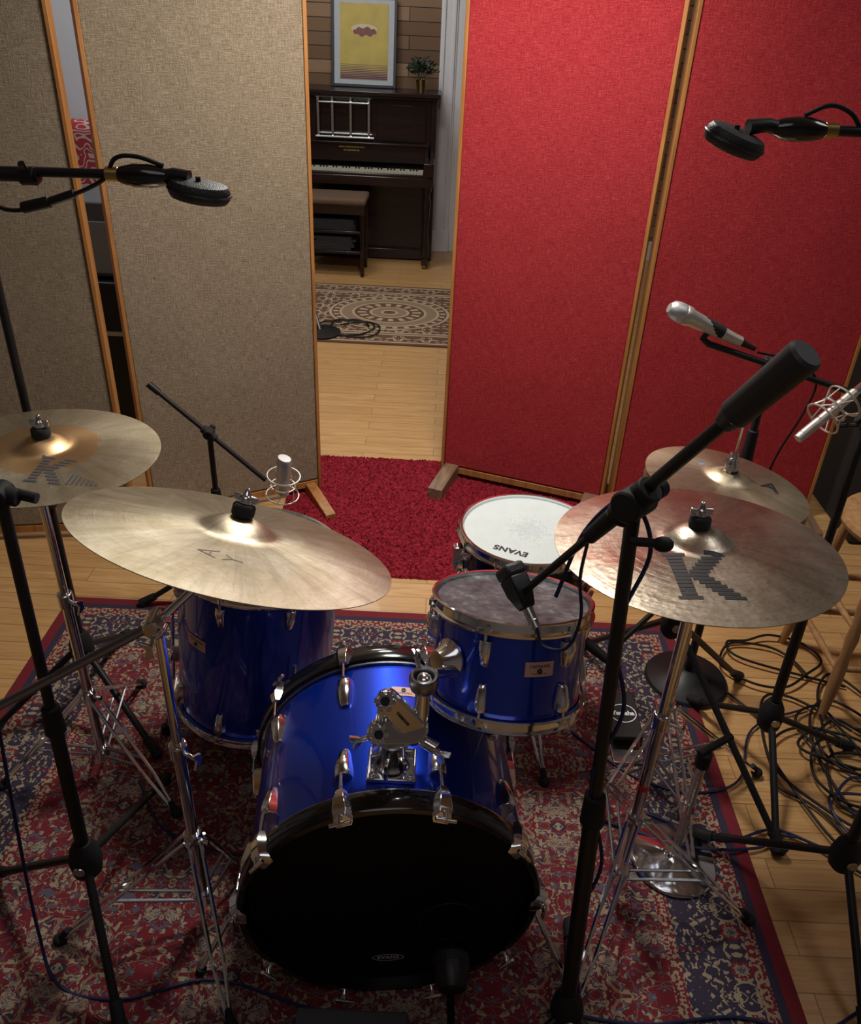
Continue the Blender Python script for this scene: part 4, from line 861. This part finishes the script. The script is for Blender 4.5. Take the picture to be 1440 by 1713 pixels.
cable('black cable hanging from the overhead microphone',[(-.385,1.19,1.628),(-.42,1.19,1.638),(-.45,1.19,1.634),(-.47,1.185,1.606),(-.53,1.18,1.580),(-.60,1.18,1.562),(-.66,1.19,1.58),(-.72,1.20,1.60)],.003)
b=MB(); b.cyl((-.545,1.18,1.576),(-.585,1.18,1.566),.008,seg=14,ch=.001); b.cyl((-.51,1.182,1.588),(-.545,1.18,1.576),.006,seg=12); fin(b,'cable_connector',None,black,cat='connector',label='black cable connector hanging below the boom arm')
cable('black cable arching over the overhead microphone body',[(.47,1.22,1.725),(.50,1.22,1.738),(.53,1.22,1.730),(.55,1.22,1.71),(.58,1.22,1.68),(.64,1.22,1.66)],.003)
cable('thin black cable hanging from the vocal microphone',[(.80,1.995,1.12),(.90,2.0,1.10),(.97,2.0,1.05),(.96,2.0,.95),(.92,2.0,.80),(.90,2.0,.5)],.003)
cable('black cable coiled on the beige rug',loops(-.62,5.2,.16,.14,2.6,11,(.1,-.05)),.005)
cable(L2,[(-.46,1.85,F),(-.3,1.7,F),(-.25,1.5,F),(-.3,1.3,F),(-.5,1.3,F),(-.65,1.36,F),(-.75,1.5,F)],.0034,cblue)
cable(L2,[(.45,1.75,F),(.6,1.6,F),(.75,1.55,F),(.9,1.6,F),(1.0,1.8,F),(1.2,1.9,F)],.0034,cblue)
cable(L1,[(.95,1.98,F),(1.05,1.80,F),(1.0,1.6,F),(1.1,1.5,F),(1.25,1.2,F),(1.5,1.1,F)],.0038)
# ------------------------------------------------------------------ lights
def area(loc,tgt,size,power,col,spread=PI):
    l=bpy.data.lights.new('lamp_or_fill','AREA'); l.shape='DISK'; l.size=size; l.energy=power; l.color=col; l.spread=spread
    o=bpy.data.objects.new('ceiling_or_fill_light',l); sc.collection.objects.link(o); o.location=loc  # shared by room lights and added fills
    o.rotation_euler=(V(tgt)-V(loc)).to_track_quat('-Z','Y').to_euler(); return o
area((.05,2.36,2.48),(-.02,2.50,0),.40,41,(1,.955,.88),math.radians(172))
area((-.3,4.3,2.9),(-.3,4.2,0),.5,22,(1,.95,.87))  # added light that brightens the floor in the gap between the screens
area((-.8,5.9,2.9),(-.6,6.3,0),.8,22,(1,.96,.91))
area((-1.90,3.5,2.8),(-1.9,4.4,.8),.3,9,(.93,.96,1))  # added light behind the screens, brightens the white trim, chair and amplifier
area((-.1,.3,2.95),(-.1,1.3,0),1.6,6,(.93,.95,1))  # added wide soft fill above the camera, no ceiling fixture
area((1.8,1.4,2.9),(1.1,1.5,0),.8,7,(.97,.97,1))  # added fill for the right-hand side, no ceiling fixture
w=bpy.data.worlds.new('world'); sc.world=w; w.use_nodes=True; w.node_tree.nodes['Background'].inputs[0].default_value=(.5,.6,.8,1); w.node_tree.nodes['Background'].inputs[1].default_value=.03
try:
    sc.view_settings.view_transform='Standard'
except Exception: pass
# ------------------------------------------------------------------ camera
p=math.radians(31.6); r=math.radians(2.8)
Rv=V((1,0,0)); U=V((0,math.sin(p),math.cos(p))); B=V((0,-math.cos(p),math.sin(p)))
ir=Rv*math.cos(r)+U*math.sin(r); iu=U*math.cos(r)-Rv*math.sin(r)
Mcam=Matrix((ir,iu,B)).transposed().to_4x4(); Mcam.translation=V((0,0,1.83))
cd=bpy.data.cameras.new('camera'); cd.sensor_width=36; cd.lens=1380/1713*36; cd.clip_start=.02
co=bpy.data.objects.new('camera',cd); sc.collection.objects.link(co); co.matrix_world=Mcam; sc.camera=co
